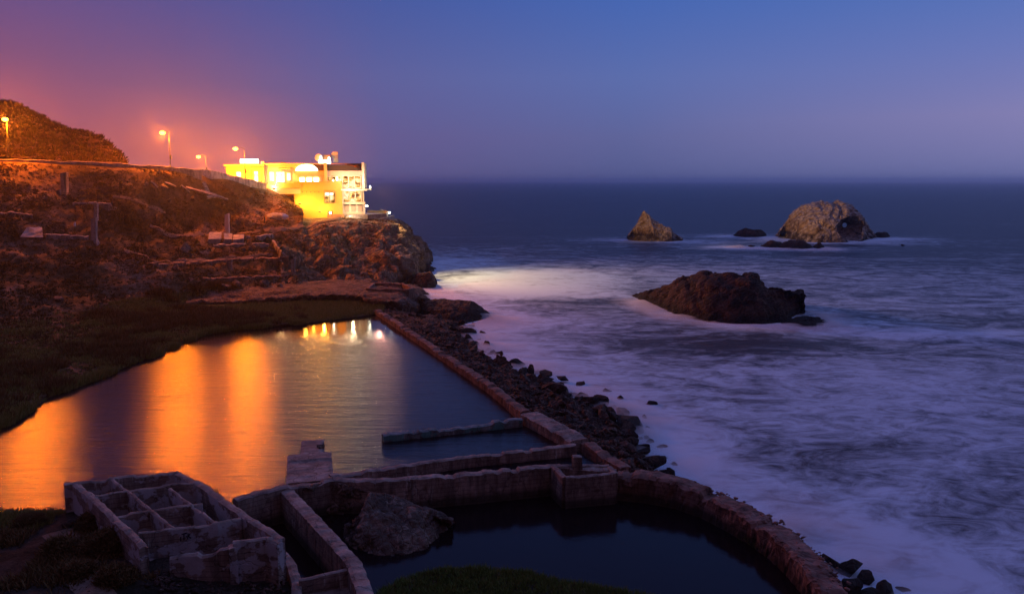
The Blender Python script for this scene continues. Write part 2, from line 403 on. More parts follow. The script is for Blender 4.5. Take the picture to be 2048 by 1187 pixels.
# water
def sea_mat():
    m = NT('sea_water')
    att = m.attr('foam')
    v = m.pos((.72, 1.0, 1), .25)
    n1 = m.noise(.075, 7, .66, vec=v, dist=2.4)
    n2 = m.noise(.26, 8, .7, vec=m.pos((.70, 1.1, 1), .2), dist=2.6)
    n3 = m.noise(.018, 5, .55, vec=m.pos((.5, 1.4, 1), -.05), dist=.6)
    tot = m.math('ADD', m.math('MULTIPLY', n1, .62), m.math('MULTIPLY', n2, .50)); tot = m.math('ADD', tot, m.math('MULTIPLY', n3, .33))
    # attribute shifts the threshold
    sh = m.math('ADD', tot, m.math('MULTIPLY', m.math('SUBTRACT', att, .5), .42))
    foam = m.mr(sh, .58, .93, 0, 1)
    foam = m.math('MULTIPLY', foam, .95, True)
    w = m.new('BsdfPrincipled'); w.inputs['Base Color'].default_value = (.022, .040, .085, 1); w.inputs['IOR'].default_value = 1.33
    dist = m.attr('far'); 
    w.inputs['Roughness'].default_value = .38
    n5 = m.noise(.11, 9, .78, vec=m.pos((.3, 1.3, 1), .04)); b = m.new('Bump'); b.inputs['Strength'].default_value = 1; b.inputs['Distance'].default_value = 1.6; m.ln(m.math('ADD', n2, m.math('MULTIPLY', n5, 2.0)), b.inputs['Height']); m.ln(b.outputs[0], w.inputs['Normal'])
    fo = m.new('BsdfPrincipled'); fo.inputs['Base Color'].default_value = (.66, .84, .98, 1); fo.inputs['Roughness'].default_value = .9; fo.inputs['Specular IOR Level'].default_value = .1
    mx = m.new('MixShader'); m.ln(foam, mx.inputs[0]); m.ln(w.outputs[0], mx.inputs[1]); m.ln(fo.outputs[0], mx.inputs[2]); m.ln(mx.outputs[0], m.out.inputs['Surface'])
sea_mat()
def pond_mat():
    m = NT('pond_water')
    w = m.new('BsdfPrincipled'); w.inputs['Base Color'].default_value = (.012, .007, .009, 1); w.inputs['IOR'].default_value = 1.33
    sp = m.new('SeparateXYZ'); g = m.new('NewGeometry'); m.ln(g.outputs['Position'], sp.inputs[0])
    n = m.noise(.05, 3, .5)
    d = m.math('ADD', sp.outputs[1], m.math('MULTIPLY', n, 16))
    ruff = m.mr(d, 120, 142, 1, 0)
    w.inputs['Roughness'].default_value = .2; m.ln(m.math('ADD', m.math('MULTIPLY', ruff, .125), .04), w.inputs['Roughness'])
    rp = m.noise(.55, 5, .55, vec=m.pos((.24, 1.7, 1), -.38), dist=.5); rp2 = m.noise(2.6, 4, .6, vec=m.pos((.25, 1.6, 1), -.42))
    h = m.math('ADD', rp, m.math('MULTIPLY', rp2, .45)); h = m.math('MULTIPLY', h, m.math('ADD', m.math('MULTIPLY', ruff, .92), .08))
    b = m.new('Bump'); b.inputs['Strength'].default_value = 1; b.inputs['Distance'].default_value = .105; m.ln(h, b.inputs['Height']); m.ln(b.outputs[0], w.inputs['Normal'])
    m.ln(w.outputs[0], m.out.inputs['Surface'])
    m = NT('pool_water')
    w = m.new('BsdfPrincipled'); w.inputs['Base Color'].default_value = (.014, .008, .009, 1); w.inputs['Roughness'].default_value = .12; w.inputs['IOR'].default_value = 1.22
    rp = m.noise(.9, 4, .6); b = m.new('Bump'); b.inputs['Strength'].default_value = .5; b.inputs['Distance'].default_value = .03; m.ln(rp, b.inputs['Height']); m.ln(b.outputs[0], w.inputs['Normal'])
    m.ln(w.outputs[0], m.out.inputs['Surface'])
pond_mat()
# ------------------------------------------------------------------ world: dusk sky
def world():
    w = bpy.data.worlds.new('World'); SC.world = w; w.use_nodes = True; t = w.node_tree; t.nodes.clear()
    N = t.nodes.new; L = t.links.new
    tc = N('ShaderNodeTexCoord'); sx = N('ShaderNodeSeparateXYZ'); L(tc.outputs['Generated'], sx.inputs[0])
    def M(op, a, b=None):
        n = N('ShaderNodeMath'); n.operation = op
        for v, k in ((a, 0), (b, 1)):
            if v is None: continue
            if hasattr(v, 'links'): L(v, n.inputs[k])
            else: n.inputs[k].default_value = v
        return n.outputs[0]
    el = M('MULTIPLY', M('ARCSINE', sx.outputs[2]), 180 / math.pi)
    az = M('MULTIPLY', M('ARCTAN2', sx.outputs[0], sx.outputs[1]), 180 / math.pi)
    fac = M('SQRT', M('DIVIDE', M('MAXIMUM', el, 0), 90))
    pe = lambda d: math.sqrt(d / 90)
    cols = [(-34, [(0, (200, 98, 90)), (3.5, (172, 88, 102)), (7.5, (130, 82, 120)), (12.6, (96, 78, 136)), (28, (82, 86, 148)), (90, (78, 88, 146))]),
            (-22, [(0, (190, 102, 98)), (2.5, (172, 98, 106)), (6, (120, 88, 128)), (12.6, (82, 82, 146)), (28, (76, 90, 158)), (90, (76, 88, 148))]),
            (-9, [(0, (92, 86, 130)), (3, (100, 92, 144)), (7, (94, 98, 156)), (12.6, (70, 90, 160)), (28, (70, 90, 162)), (90, (74, 88, 150))]),
            (8, [(0, (82, 88, 134)), (3, (96, 102, 154)), (7, (92, 110, 172)), (12.6, (68, 102, 178)), (28, (68, 94, 168)), (90, (72, 88, 152))]),
            (32, [(0, (98, 108, 158)), (4, (132, 128, 178)), (8, (106, 120, 184)), (12.6, (78, 112, 184)), (28, (72, 98, 174)), (90, (72, 90, 154))])]
    outs = []
    for a, st in cols:
        r = N('ShaderNodeValToRGB'); e = r.color_ramp.elements
        while len(e) < len(st): e.new(.5)
        for q, (d, c) in zip(e, st): q.position = pe(d); q.color = srgb(*c)
        L(fac, r.inputs[0]); outs.append((a, r.outputs[0]))
    cur = outs[0][1]
    for (a0, _), (a1, o) in zip(outs, outs[1:]):
        mr = N('ShaderNodeMapRange'); mr.interpolation_type = 'LINEAR'; L(az, mr.inputs[0]); mr.inputs[1].default_value = a0; mr.inputs[2].default_value = a1
        mx = N('ShaderNodeMix'); mx.data_type = 'RGBA'; L(mr.outputs[0], mx.inputs[0]); L(cur, mx.inputs[6]); L(o, mx.inputs[7]); cur = mx.outputs[2]
    # the east behind the camera is darker
    bk = N('ShaderNodeMapRange'); L(sx.outputs[1], bk.inputs[0]); bk.inputs[1].default_value = -.1; bk.inputs[2].default_value = -.6; bk.inputs[3].default_value = 0; bk.inputs[4].default_value = .95
    mx = N('ShaderNodeMix'); mx.data_type = 'RGBA'; L(bk.outputs[0], mx.inputs[0]); L(cur, mx.inputs[6]); mx.inputs[7].default_value = srgb(100, 66, 84); cur = mx.outputs[2]
    bg = N('ShaderNodeBackground'); L(cur, bg.inputs[0]); bg.inputs[1].default_value = 1.0
    out = N('ShaderNodeOutputWorld'); L(bg.outputs[0], out.inputs[0])
world()
# ------------------------------------------------------------------ terrain
px1 = [-280, -120, 0, 120, 240, 340, 400, 460, 520, 560, 605]
def row(pys, zs=None, Ys=None, pxs=px1):
    return [(x, y, z) for x, y, z in zip(pxs, pys, zs)] if zs is not None else [(x, y, 'Y', Y) for x, y, Y in zip(pxs, pys, Ys)]
R0 = row([960, 905, 862, 792, 746, 708, 682, 668, 662, 658, 655], zs=[1.2] * 11)
R1 = row([935, 885, 846, 778, 733, 694, 667, 657, 652, 648, 645], zs=[2.35] * 11)
R2 = row([730, 690, 655, 640, 626, 614, 606, 603, 602, 603, 604], zs=[6, 5.6, 5.2, 4.7, 4.1, 3.6, 3.2, 3.0, 2.9, 2.9, 2.9])
R3 = row([600, 578, 562, 560, 560, 562, 562, 562, 562, 566, 575], Ys=[122, 128, 133, 141, 149, 155, 159, 163, 166, 170, 176])
R4 = row([500, 488, 478, 474, 474, 474, 474, 474, 470, 466, 466], Ys=[140, 146, 149, 156, 164, 175, 181, 187, 193, 199, 203])
R5 = row([405, 400, 396, 396, 398, 402, 410, 420, 430, 436, 441], Ys=[154, 158, 161, 166, 172, 184, 191, 198, 204, 207, 211])
R6 = row([326, 325, 326, 331, 337, 345, 362, 372, 382, 394, 415], Ys=[166, 168, 171, 175, 181, 189, 196, 204, 215, 222, 227])
R7 = row([321, 320, 319.5, 325, 331, 337, 347, 358, 374, 386, 408], Ys=[168, 170, 173.5, 177.5, 183.5, 191.5, 199, 208, 219, 226, 231])
R8 = [np.array((P(t)[0] - 14, P(t)[1] + 50, z)) for t, z in zip(R7, [31, 30.6, 30, 29.4, 28.6, 27.6, 27, 26.4, 25.6, 25, 24])]
R9 = [np.array((r[0] - 20, r[1] + 80, r[2] - 14)) for r in R8]
def hill_disp(p):
    a = fbm(p * .07, 4, s=3) * 1.5 + ridged(p * .19, 4, s=9) * .85 + fbm(p * .6, 4, s=20) * .30
    k = np.clip((p[:, 2] - 2.6) / 4, .20, 1) * np.clip((p[:, 1] * 0 + 1), 0, 1)
    # calmer at the road
    mound = np.maximum(0, fbm(p * .24 + 7, 3, s=31)) * 1.1
    # beyond the road the ground is level
    roadY = np.interp(p[:, 0] / p[:, 1], [(x - 1024) / F for x in px1], [Y for Y in [166, 168, 171, 175, 181, 189, 196, 204, 215, 222, 227]])
    lev = np.clip((roadY - 1.0 - p[:, 1]) / 9, 0, 1)
    return (a + mound - .5) * k * lev
tag(loft('hillside', [R0, R1, R2, R3, R4, R5, R6, R7, R8, R9], .75, hill_disp, 'hill_ground'), kind='structure')
# hill behind the road on the left
hx = [-300, -120, 0, 30, 70, 105, 140, 165, 190, 213, 232, 252]
Hb = [(x, y, 'Y', Y) for x, y, Y in zip(hx, [318, 317, 316, 317, 319, 321, 323, 324, 326, 327, 328, 330], [182, 184, 186, 187, 188, 189, 190, 191, 193, 195, 197, 199])]
Hm = [(x, y, 'Y', Y) for x, y, Y in zip(hx, [240, 258, 270, 276, 284, 292, 298, 300, 304, 310, 318, 328], [200, 202, 203, 203, 203, 203, 203, 204, 205, 206, 206, 205])]
Ht = [(x, y, 'Y', Y) for x, y, Y in zip(hx, [150, 190, 207, 213, 231, 247, 263, 267, 274, 289, 305, 325], [222, 222, 221, 220, 219, 218, 217, 216, 214, 212, 210, 208])]
Hk = [np.array((P(t)[0] - 25, P(t)[1] + 45, 22.0)) for t in Ht]
def hb_disp(p): return (fbm(p * .12, 4, s=41) * 1.2 + ridged(p * .3, 4, s=45) * .7 + fbm(p * .9, 3, s=47) * .35) * np.clip((p[:, 2] - 29.5) / 6, .05, 1)
tag(loft('hill_behind', [Hb, Hm, Ht, Hk], .8, hb_disp, 'hill_ground'), kind='structure')
# marsh bank between ledge and pond
mp = [380, 460, 540, 620, 690, 740, 768]
tag(loft('marsh_bank', [[(x, y, 1.3) for x, y in zip(mp, [690, 668, 660, 653, 645, 636, 632])],
                       [(x, y, 2.25) for x, y in zip(mp, [668, 655, 648, 642, 634, 627, 624])],
                       [(x, y, 2.7) for x, y in zip(mp, [630, 622, 618, 615, 613, 614, 618])],
                       [(x, y, 3.2) for x, y in zip(mp, [612, 604, 600, 597, 596, 600, 606])]], .6,
     lambda p: fbm(p * .5, 4, s=5) * .12, 'marsh_ground'), kind='structure')
# headland cliff
cb = [(570, 590, 3.2), (620, 580, 3.0), (680, 574, 3.2), (738, 570, 3.0), (790, 568, 1.6), (820, 576, -.6), (834, 560, -.6), (863, 524, -.8), np.array((-30., 292., -1)), np.array((-50., 318., -1))]
cl = [(566, 556, 'Y', 170), (616, 552, 'Y', 178), (676, 548, 'Y', 186), (738, 545, 'Y', 192), (791, 540, 'Y', 197), (823, 540, 'Y', 204), (838, 535, 'Y', 222), (861, 515, 'Y', 260), np.array((-33., 290., 3.)), np.array((-52., 315., 3))]
cm = [(560, 512, 'Y', 181), (610, 505, 'Y', 191), (670, 500, 'Y', 200), (735, 495, 'Y', 206), (788, 493, 'Y', 208), (820, 497, 'Y', 216), (838, 505, 'Y', 236), (853, 500, 'Y', 262), np.array((-38., 287., 8.)), np.array((-55., 312., 8))]
ct = [(548, 466, 'Y', 199), (600, 456, 'Y', 206), (660, 445, 'Y', 213), (712, 444, 'Y', 217), (760, 449, 'Y', 217), (796, 449, 'Y', 225), (816, 464, 'Y', 240), (833, 478, 'Y', 258), np.array((-48., 282., 12.)), np.array((-62., 305., 12))]
cq = [(548, 456, 'Y', 207), (602, 444, 'Y', 214), (662, 437, 'Y', 220), (712, 439, 'Y', 224), (755, 440, 'Y', 226), (785, 436, 'Y', 234), (801, 441, 'Y', 245), (812, 452, 'Y', 258), np.array((-55., 278., 14.)), np.array((-68., 300., 14))]
ck = [(552, 436, 'Y', 219), (606, 434, 'Y', 228), (664, 434, 'Y', 232), (705, 438, 'Y', 238), (735, 438, 'Y', 242), (755, 436, 'Y', 246), (765, 434, 'Y', 252), (765, 430, 'Y', 258), np.array((-68., 272., 16.)), np.array((-80., 290., 16))]
def cliff_disp(p):
    k = np.clip((16.2 - p[:, 2]) / 3.0, 0.06, 1)
    return (rockdisp(p, 6.5, 5, (1.1, 1, .42)) * 2.3 + rockdisp(p, 2.2, 15, (1, 1, .45)) * .7 + ridged(p * .16, 3, s=8) * 1.3 + fbm(p * 1.1, 3, s=12) * .25 - .2) * k
tag(loft('cliff', [cb, cl, cm, ct, cq, ck], .5, cliff_disp, 'cliff_rock', smooth=False), kind='structure')
# low ledge in front of the cliff
lp = [372, 440, 520, 600, 660, 705, 750, 795, 835, 858]
tag(loft('rock_ledge', [[(x, y, z) for x, y, z in zip(lp, [625, 618, 615, 611, 610, 611, 618, 628, 634, 630], [2.0, 2.0, 2.0, 2.0, 2.0, 2.0, 1.8, 1.2, -.4, -.6])],
    [(x, y, z) for x, y, z in zip(lp, [607, 602, 598, 592, 590, 591, 597, 604, 612, 618], [3.6, 3.7, 3.8, 4.1, 4.2, 4.2, 4.2, 3.8, 2.0, .0])],
    [(x, y, z) for x, y, z in zip(lp, [594, 590, 588, 583, 578, 578, 583, 588, 594, 603], [4.1, 4.2, 4.3, 4.5, 4.6, 4.6, 4.6, 4.4, 2.8, .0])],
    [(x, y, z) for x, y, z in zip(lp, [580, 578, 574, 570, 566, 566, 568, 573, 580, 592], [5.0, 5.0, 4.9, 4.8, 4.7, 4.7, 4.6, 4.4, 2.6, .0])],
    [(x, y, z) for x, y, z in zip(lp, [568, 566, 564, 562, 560, 559, 560, 566, 572, 580], [5.8, 5.6, 5.2, 4.9, 4.8, 4.7, 4.4, 3.0, 0, -.6])]], .45,
    lambda p: (rockdisp(p, 2.2, 25) * .7 + fbm(p * .8, 4, s=26) * .35) * np.clip(1.25 - (p[:, 2] - 3.9) * 1.2, .18, 1), 'ledge_rock', smooth=False), kind='structure')
# ------------------------------------------------------------------ foreground ground
def polydist(x, y, poly):
    """signed distance, negative inside"""
    poly = np.array(poly); d = np.full(x.shape, 1e9); ins = np.zeros(x.shape, bool)
    for a, b in zip(poly, np.roll(poly, -1, 0)):
        ab = b - a; t = np.clip(((x - a[0]) * ab[0] + (y - a[1]) * ab[1]) / (ab @ ab), 0, 1)
        d = np.minimum(d, np.hypot(x - a[0] - t * ab[0], y - a[1] - t * ab[1]))
        c = ((a[1] > y) != (b[1] > y)) & (x < (b[0] - a[0]) * (y - a[1]) / (b[1] - a[1] + 1e-12) + a[0]); ins ^= c
    return np.where(ins, -d, d)
arc_in = [(-20.2, 56.4), (-17.3, 59.0), (-14.2, 60.4), (-10.8, 60.4), (-7, 61.4), (-3, 62.3), (3.3, 64.0), (8.5, 63.1), (11, 62.4), (13.1, 61.3), (14.7, 59.6), (16.0, 57.3), (17.1, 55), (17.9, 52.5), (18.3, 50), (18.4, 47.9), (18.2, 44), (17.6, 41), (16, 38)]
shore = [tuple(Q(x, y, .55)[:2]) for x, y in ((1330, 1200), (1250, 1188), (1160, 1172), (1060, 1147), (930, 1138), (830, 1150), (770, 1172), (735, 1205))]
pool_poly = arc_in + [(13, 37.5)] + shore + [tuple(Q(690, 1210, .5)[:2]), tuple(Q(600, 1150, .5)[:2]), tuple(Q(572, 1120, .5)[:2]), tuple(Q(560, 1085, .5)[:2]), (-16.5, 50), (-19.5, 53.8)]
sea_edge = [(-80, 20), (-80, 62)]
gx = np.arange(-75, 27, .5); gy = np.arange(-8, 62.5, .5); X, Y = np.meshgrid(gx, gy)
sd = polydist(X, Y, pool_poly)
base = 2.35 + np.clip((57 - Y) * .035, 0, 1.2) + .2 * fbm(np.c_[X.ravel(), Y.ravel(), X.ravel() * 0] * .25, 4, s=2).reshape(X.shape)
base = base - 1.5 * np.clip((X + 22) / 12, 0, 1) * np.clip((Y - 30) / 10, 0, 1)
hillz = 24.3 - .62 * Y; base = np.where(hillz > base, hillz, base)
Z = np.where(sd > 0, np.minimum(base, .35 + sd * .9), -.8 + np.maximum(sd, -1.0) * .5 + .6 * (sd > -.3))
pond_front = np.interp(X, [-80, -60, -45, -36, -33, -25, -20], [57.5, 57.4, 57.2, 57.2, 57.5, 58, 57])      # land ends here, pond beyond
Z = Z - np.clip((Y - pond_front + 1.0) / 1.5, 0, 1) * (Z + .2)
rightcut = np.clip((X - 19.5) / 1.2, 0, 1); Z = Z * (1 - rightcut) + rightcut * (-1.5)
Zt = Z + .22 * fbm(np.c_[X.ravel(), Y.ravel(), Z.ravel() * 0] * .9, 4, s=77).reshape(X.shape) * (Z > .3)
Gg = np.stack((X, Y, Zt), -1)
mesh_obj('ground', Gg.reshape(-1, 3), grid_faces(*X.shape), 'near_ground', None, True)['kind'] = 'structure'
BV['ground'] = BVHTree.FromPolygons([tuple(v) for v in Gg.reshape(-1, 3)], [tuple(f) for f in grid_faces(*X.shape).tolist()])
# ------------------------------------------------------------------ water sheets
def sheet(name, poly, z, mat):
    from mathutils.geometry import tessellate_polygon
    V = [(x, y, z) for x, y in poly]; T = tessellate_polygon([[Vector(v) for v in V]])
    T = [t if ((V[t[1]][0]-V[t[0]][0])*(V[t[2]][1]-V[t[0]][1])-(V[t[1]][1]-V[t[0]][1])*(V[t[2]][0]-V[t[0]][0])) > 0 else t[::-1] for t in T]
    return tag(mesh_obj(name, V, [tuple(t) for t in T], mat), kind='structure')
arc_mid = [(-20.8, 57.0), (-17.7, 59.6), (-14.4, 61.0), (-10.8, 61.0), (-7, 62.0), (-3, 62.9), (3.3, 64.7), (8.8, 64.0)]
wallL = [(-25.3, 148.5), (-24.9, 146.9), (-2.9, 92.15), (.9, 79.25), (6.2, 70.25), (8.8, 64.2)]
sheet('pond_water', [(-150, 40), (-34, 40)] + [(-30, 52), (-24, 56.5)] + arc_mid + wallL[::-1] + [(-26, 160), (-150, 160)], 2.0, 'pond_water')
sheet('pool_water', [(-21.5, 40), (-21.5, 55.6)] + [(x, y) for x, y in arc_in] + [(16, 36), (-10, 36)], .5, 'pool_water')
# rocks used by the foam distance field
shoreline = [(-27.4, 262), (-24.6, 205), (-21.9, 186), (-16, 170), (-14, 160), (-3.7, 152.2), (-7, 146), (-10.7, 141.8), (-5.1, 124.6), (-1.7, 114), (5.5, 100), (11.4, 91), (11.8, 83.4), (12.6, 71.3), (13.5, 65), (17, 61), (20, 56), (22, 50), (23.5, 44), (24, 30)]
bigrock_line = [(27.6, 182), (32.5, 158), (39.8, 148), (48.5, 146), (56.4, 155), (59, 147)]
seal_lines = [[(52, 363), (64, 358), (74, 354)], [(126, 378), (136, 350), (150, 352), (166, 369), (176, 372)], [(93, 322), (107, 318), (121, 315)], [(107, 389), (121, 383)]]
def linedist(x, y, line):
    d = np.full(x.shape, 1e9); L = [np.array(p, float) for p in line]
    for a, b in zip(L, L[1:]):
        ab = b - a; t = np.clip(((x - a[0]) * ab[0] + (y - a[1]) * ab[1]) / (ab @ ab), 0, 1)
        d = np.minimum(d, np.hypot(x - a[0] - t * ab[0], y - a[1] - t * ab[1]))
    return d
def foamfield(x, y):
    d = linedist(x, y, shoreline)
    f = np.exp(-d / 34) * 1.0
    f = np.maximum(f, .92 * np.exp(-linedist(x, y, bigrock_line) / 11))
    for l in seal_lines: f = np.maximum(f, 1.0 * np.exp(-(linedist(x * .6, y, [(a * .6, b) for a, b in l])) / 15))
    # surf zone right of the rock in front of the baths
    f = np.maximum(f, .74 * np.exp(-(((x - 70) / 100) ** 2 + ((y - 92) / 55) ** 2))); f = np.maximum(f, .54 * np.exp(-(((y - 190) / 120) ** 2)))
    # broad foam off the headland, thickened so the flood light reads continuous
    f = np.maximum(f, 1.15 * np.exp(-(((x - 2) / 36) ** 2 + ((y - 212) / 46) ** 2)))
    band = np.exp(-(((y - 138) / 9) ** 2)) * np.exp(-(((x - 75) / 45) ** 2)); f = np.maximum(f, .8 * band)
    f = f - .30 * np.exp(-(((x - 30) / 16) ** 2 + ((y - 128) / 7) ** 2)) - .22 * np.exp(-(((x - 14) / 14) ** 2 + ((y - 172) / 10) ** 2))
    return np.clip(f, 0, 1)
xs = np.concatenate((-np.geomspace(60, 16000, 26)[::-1], np.arange(-56, 280, 2.0), np.geomspace(284, 16000, 24)))
ys = np.concatenate((np.arange(-40, 30, 10.), np.arange(30, 260, 1.6), np.arange(260, 460, 3.5), np.geomspace(465, 16500, 40)))
Xs, Ys = np.meshgrid(xs, ys)
so = mesh_obj('sea', np.stack((Xs.ravel(), Ys.ravel(), np.zeros(Xs.size)), 1), grid_faces(*Xs.shape), 'sea_water', None, True)
so['kind'] = 'structure'
a = so.data.attributes.new('foam', 'FLOAT', 'POINT'); a.data.foreach_set('value', foamfield(Xs.ravel(), Ys.ravel()).astype(np.float32))
a = so.data.attributes.new('far', 'FLOAT', 'POINT'); a.data.foreach_set('value', np.clip(Ys.ravel() / 2000, 0, 1).astype(np.float32))
# ------------------------------------------------------------------ sea rocks
def rock(name, front, ridge, back, label, mat, amp=1.0, size=3.0, res=.5, cat='rock', seed=1, stretch=(1, 1, .8), group=None, smooth=False):
    Fr = np.array([P(t) for t in front]); Ri = np.array([P(t) for t in ridge]); Ba = np.array([P(t) for t in back])
    m1 = Fr * .78 + Ri * .22; m1[:, 2] = Fr[:, 2] * .55 + Ri[:, 2] * .45
    m2 = Fr * .42 + Ri * .58; m2[:, 2] = Fr[:, 2] * .18 + Ri[:, 2] * .82
    m3 = Ba * .45 + Ri * .55; m3[:, 2] = Ba[:, 2] * .22 + Ri[:, 2] * .78
    rows = [Fr, m1, m2, Ri, m3, Ba]
    rows = [[np.array(q) for q in r] for r in rows]
    def dsp(p):
        k = np.clip((p[:, 2] + 1.2) / 1.5, .2, 1)
        return (rockdisp(p, size, seed, stretch) * .38 * size + rockdisp(p, size * .38, seed + 7, stretch) * .14 * size + fbm(p / size * 2.4, 4, s=seed) * .1 * size) * amp * k
    o = loft(name, rows, res, dsp, mat, smooth, bvh=False)
    return tag(o, label, cat, group)
# near big rock
rock('sea_rock', [(1262, 596, -.4), (1310, 618, -.5), (1370, 641, -.6), (1440, 653, -.6), (1510, 656, -.6), (1560, 652, -.6), (1596, 634, -.5), (1606, 612, -.5)],
     [(1264, 590, 'Y', 184), (1325, 573, 'Y', 174), (1382, 550, 'Y', 166), (1440, 543, 'Y', 161), (1512, 548, 'Y', 158), (1524, 569, 'Y', 157), (1572, 576, 'Y', 155), (1608, 583, 'Y', 155)],
     [np.array((27.5, 188, -.8)), np.array((33., 186, -.8)), np.array((40., 180, -.8)), np.array((47., 174, -.8)), np.array((53., 168, -.8)), np.array((56., 166, -.8)), np.array((59., 163, -.8)), np.array((59., 160, -.8))],
     'large dark brown rock rising from the surf closest to the sea wall', 'dark_rock', .72, 3.0, .38, seed=5)
rock('sea_rock', [(1560, 650, -.3), (1590, 658, -.3), (1620, 660, -.3), (1645, 655, -.3), (1658, 648, -.3)],
     [(1562, 644, 'Y', 149), (1590, 636, 'Y', 150), (1618, 632, 'Y', 151), (1640, 636, 'Y', 151), (1658, 645, 'Y', 149)],
     [np.array((51., 153, -.5)), np.array((54., 155, -.5)), np.array((57., 156, -.5)), np.array((60., 155, -.5)), np.array((61., 152, -.5))],
     'low wet rock washed over at the right foot of the large dark rock', 'dark_rock', .6, 1.6, .35, seed=8)
# pointed seal rock
rock('sea_rock', [(1255, 481, -.5), (1275, 484, -.5), (1300, 485, -.5), (1325, 485, -.5), (1345, 485, -.5), (1366, 483, -.5)],
     [(1258, 470, 'Y', 358), (1272, 448, 'Y', 360), (1289, 422, 'Y', 360), (1311, 442, 'Y', 360), (1338, 456, 'Y', 359), (1364, 478, 'Y', 358)],
     [np.array((53., 376, -1)), np.array((58., 380, -1)), np.array((63., 382, -1)), np.array((69., 380, -1)), np.array((74., 376, -1)), np.array((79., 370, -1))],
     'pointed pale-topped rock standing alone in the sea on the left of the offshore rocks', 'sea_rock', .62, 3.6, .55, seed=21, stretch=(1.2, 1.2, .6))
# arch rock
def arch_rock():
    Fr = [(1558, 474, -.6), (1585, 482, -.6), (1620, 487, -.6), (1660, 488, -.6), (1700, 487, -.6), (1730, 483, -.6), (1752, 477, -.6)]
    Ri = [(1560, 466, 'Y', 374), (1582, 428, 'Y', 374), (1612, 408, 'Y', 372), (1642, 403, 'Y', 372), (1676, 400, 'Y', 372), (1716, 424, 'Y', 372), (1746, 465, 'Y', 372)]
    Fr = np.array([P(t) for t in Fr]); Ri = np.array([P(t) for t in Ri]); Ba = Ri.copy(); Ba[:, 1] += 22; Ba[:, 2] = -.8; Ba[:, 0] = Ri[:, 0] * 1.04
    m1 = Fr * .82 + Ri * .18; m1[:, 2] = Fr[:, 2] * .55 + Ri[:, 2] * .45
    m2 = Fr * .45 + Ri * .55; m2[:, 2] = Fr[:, 2] * .14 + Ri[:, 2] * .86
    m3 = Ba * .5 + Ri * .5; m3[:, 2] = Ba[:, 2] * .2 + Ri[:, 2] * .8
    low = Fr * .5 + Ba * .5; low[:, 2] = -4
    rows = np.array([low, Fr, m1, m2, Ri, m3, Ba, low])
    cf = rows[:, :1].mean(0, keepdims=True).repeat(8, 0); ce = rows[:, -1:].mean(0, keepdims=True).repeat(8, 0)
    cf[..., 0] -= 1.0; ce[..., 0] += 1.5
    rows = np.concatenate((cf, rows, ce), 1)
    tv = seg_params(rows, .7); A2 = pchip(rows, tv); B = A2.transpose(1, 0, 2); tu = seg_params(B, .7); G = pchip(B, tu).transpose(1, 0, 2)
    G[-1] = G[0]
    N = grid_normals(G); cen = G.mean((0, 1)); sgn = np.sign(((G - cen) * N).sum(-1, keepdims=True)); sgn[sgn == 0] = 1; N = N * sgn
    N[-1] = N[0]
    Pt = G.reshape(-1, 3)
    d = (rockdisp(Pt, 6.0, 33, (1.3, 1.3, .55)) * 1.7 + rockdisp(Pt, 2.0, 35, (1.3, 1.3, .5)) * .55 + fbm(Pt * .5, 4, s=36) * .6).reshape(G.shape[:2])
    d[:, 0] = 0; d[:, -1] = 0; d[-1] = d[0]
    # cleft beside the summit block
    xx = G[..., 0]; xc = D(1664, 410, 372)[0]; d = d - 1.9 * np.exp(-((xx - xc) / .9) ** 2) * (G[..., 2] > 12)
    G = G + N * d[..., None]
    nv, nu = G.shape[:2]; V = G[:-1].reshape(-1, 3); n = nv - 1; Fs = []
    for i in range(n):
        for j in range(nu - 1):
            Fs.append((i * nu + j, i * nu + j + 1, ((i + 1) % n) * nu + j + 1, ((i + 1) % n) * nu + j))
    o = mesh_obj('arch_rock', V, Fs, 'sea_rock')
    bm = bmesh.new(); bm.from_mesh(o.data); bmesh.ops.remove_doubles(bm, verts=bm.verts, dist=.02); bmesh.ops.recalc_face_normals(bm, faces=bm.faces)
    if bm.calc_volume(signed=True) < 0: bmesh.ops.reverse_faces(bm, faces=bm.faces)
    bm.to_mesh(o.data); bm.free()
    def cutter(pts, rad):
        V, Fs = tube(pts, rad, 22); V = np.array(V); V += np.stack([fbm(V * .22 + 3.1 * q, 4, s=q) for q in (1, 2, 3)], 1) * np.array((4.0, .3, 3.2)) * (np.arange(len(V))[:, None] < 66)
        return V, Fs
    a = D(1704, 456, 340); b = D(1702, 452, 358); b2 = D(1698, 450, 366); c = D(1690, 450, 371); e = D(1687, 450, 410)
    V1, F1_ = cutter([a, b, b2, c, e], [6.6, 6.2, 4.4, 1.15, 1.15])
    bm = bmesh.new(); vs = [bm.verts.new(v) for v in V1]
    for f_ in F1_: bm.faces.new([vs[i] for i in f_])
    bm.normal_update(); bmesh.ops.triangulate(bm, faces=bm.faces); bmesh.ops.recalc_face_normals(bm, faces=bm.faces)
    if bm.calc_volume(signed=True) < 0: bmesh.ops.reverse_faces(bm, faces=bm.faces)
    me = bpy.data.meshes.new('cut'); bm.to_mesh(me); bm.free()
    co = bpy.data.objects.new('cut', me); C.objects.link(co)
    rm = o.modifiers.new('weld', 'REMESH'); rm.mode = 'VOXEL'; rm.voxel_size = .38; md = o.modifiers.new('cave', 'BOOLEAN'); md.operation = 'DIFFERENCE'; md.solver = 'EXACT'; md.object = co
    dg = bpy.context.evaluated_depsgraph_get(); dg.update(); me2 = bpy.data.meshes.new_from_object(o.evaluated_get(dg)); o.modifiers.clear(); print('ARCH', len(o.data.vertices), len(me2.vertices)); o.data = me2 if len(me2.vertices) > len(o.data.vertices) * .6 else o.data
    bpy.data.objects.remove(co)
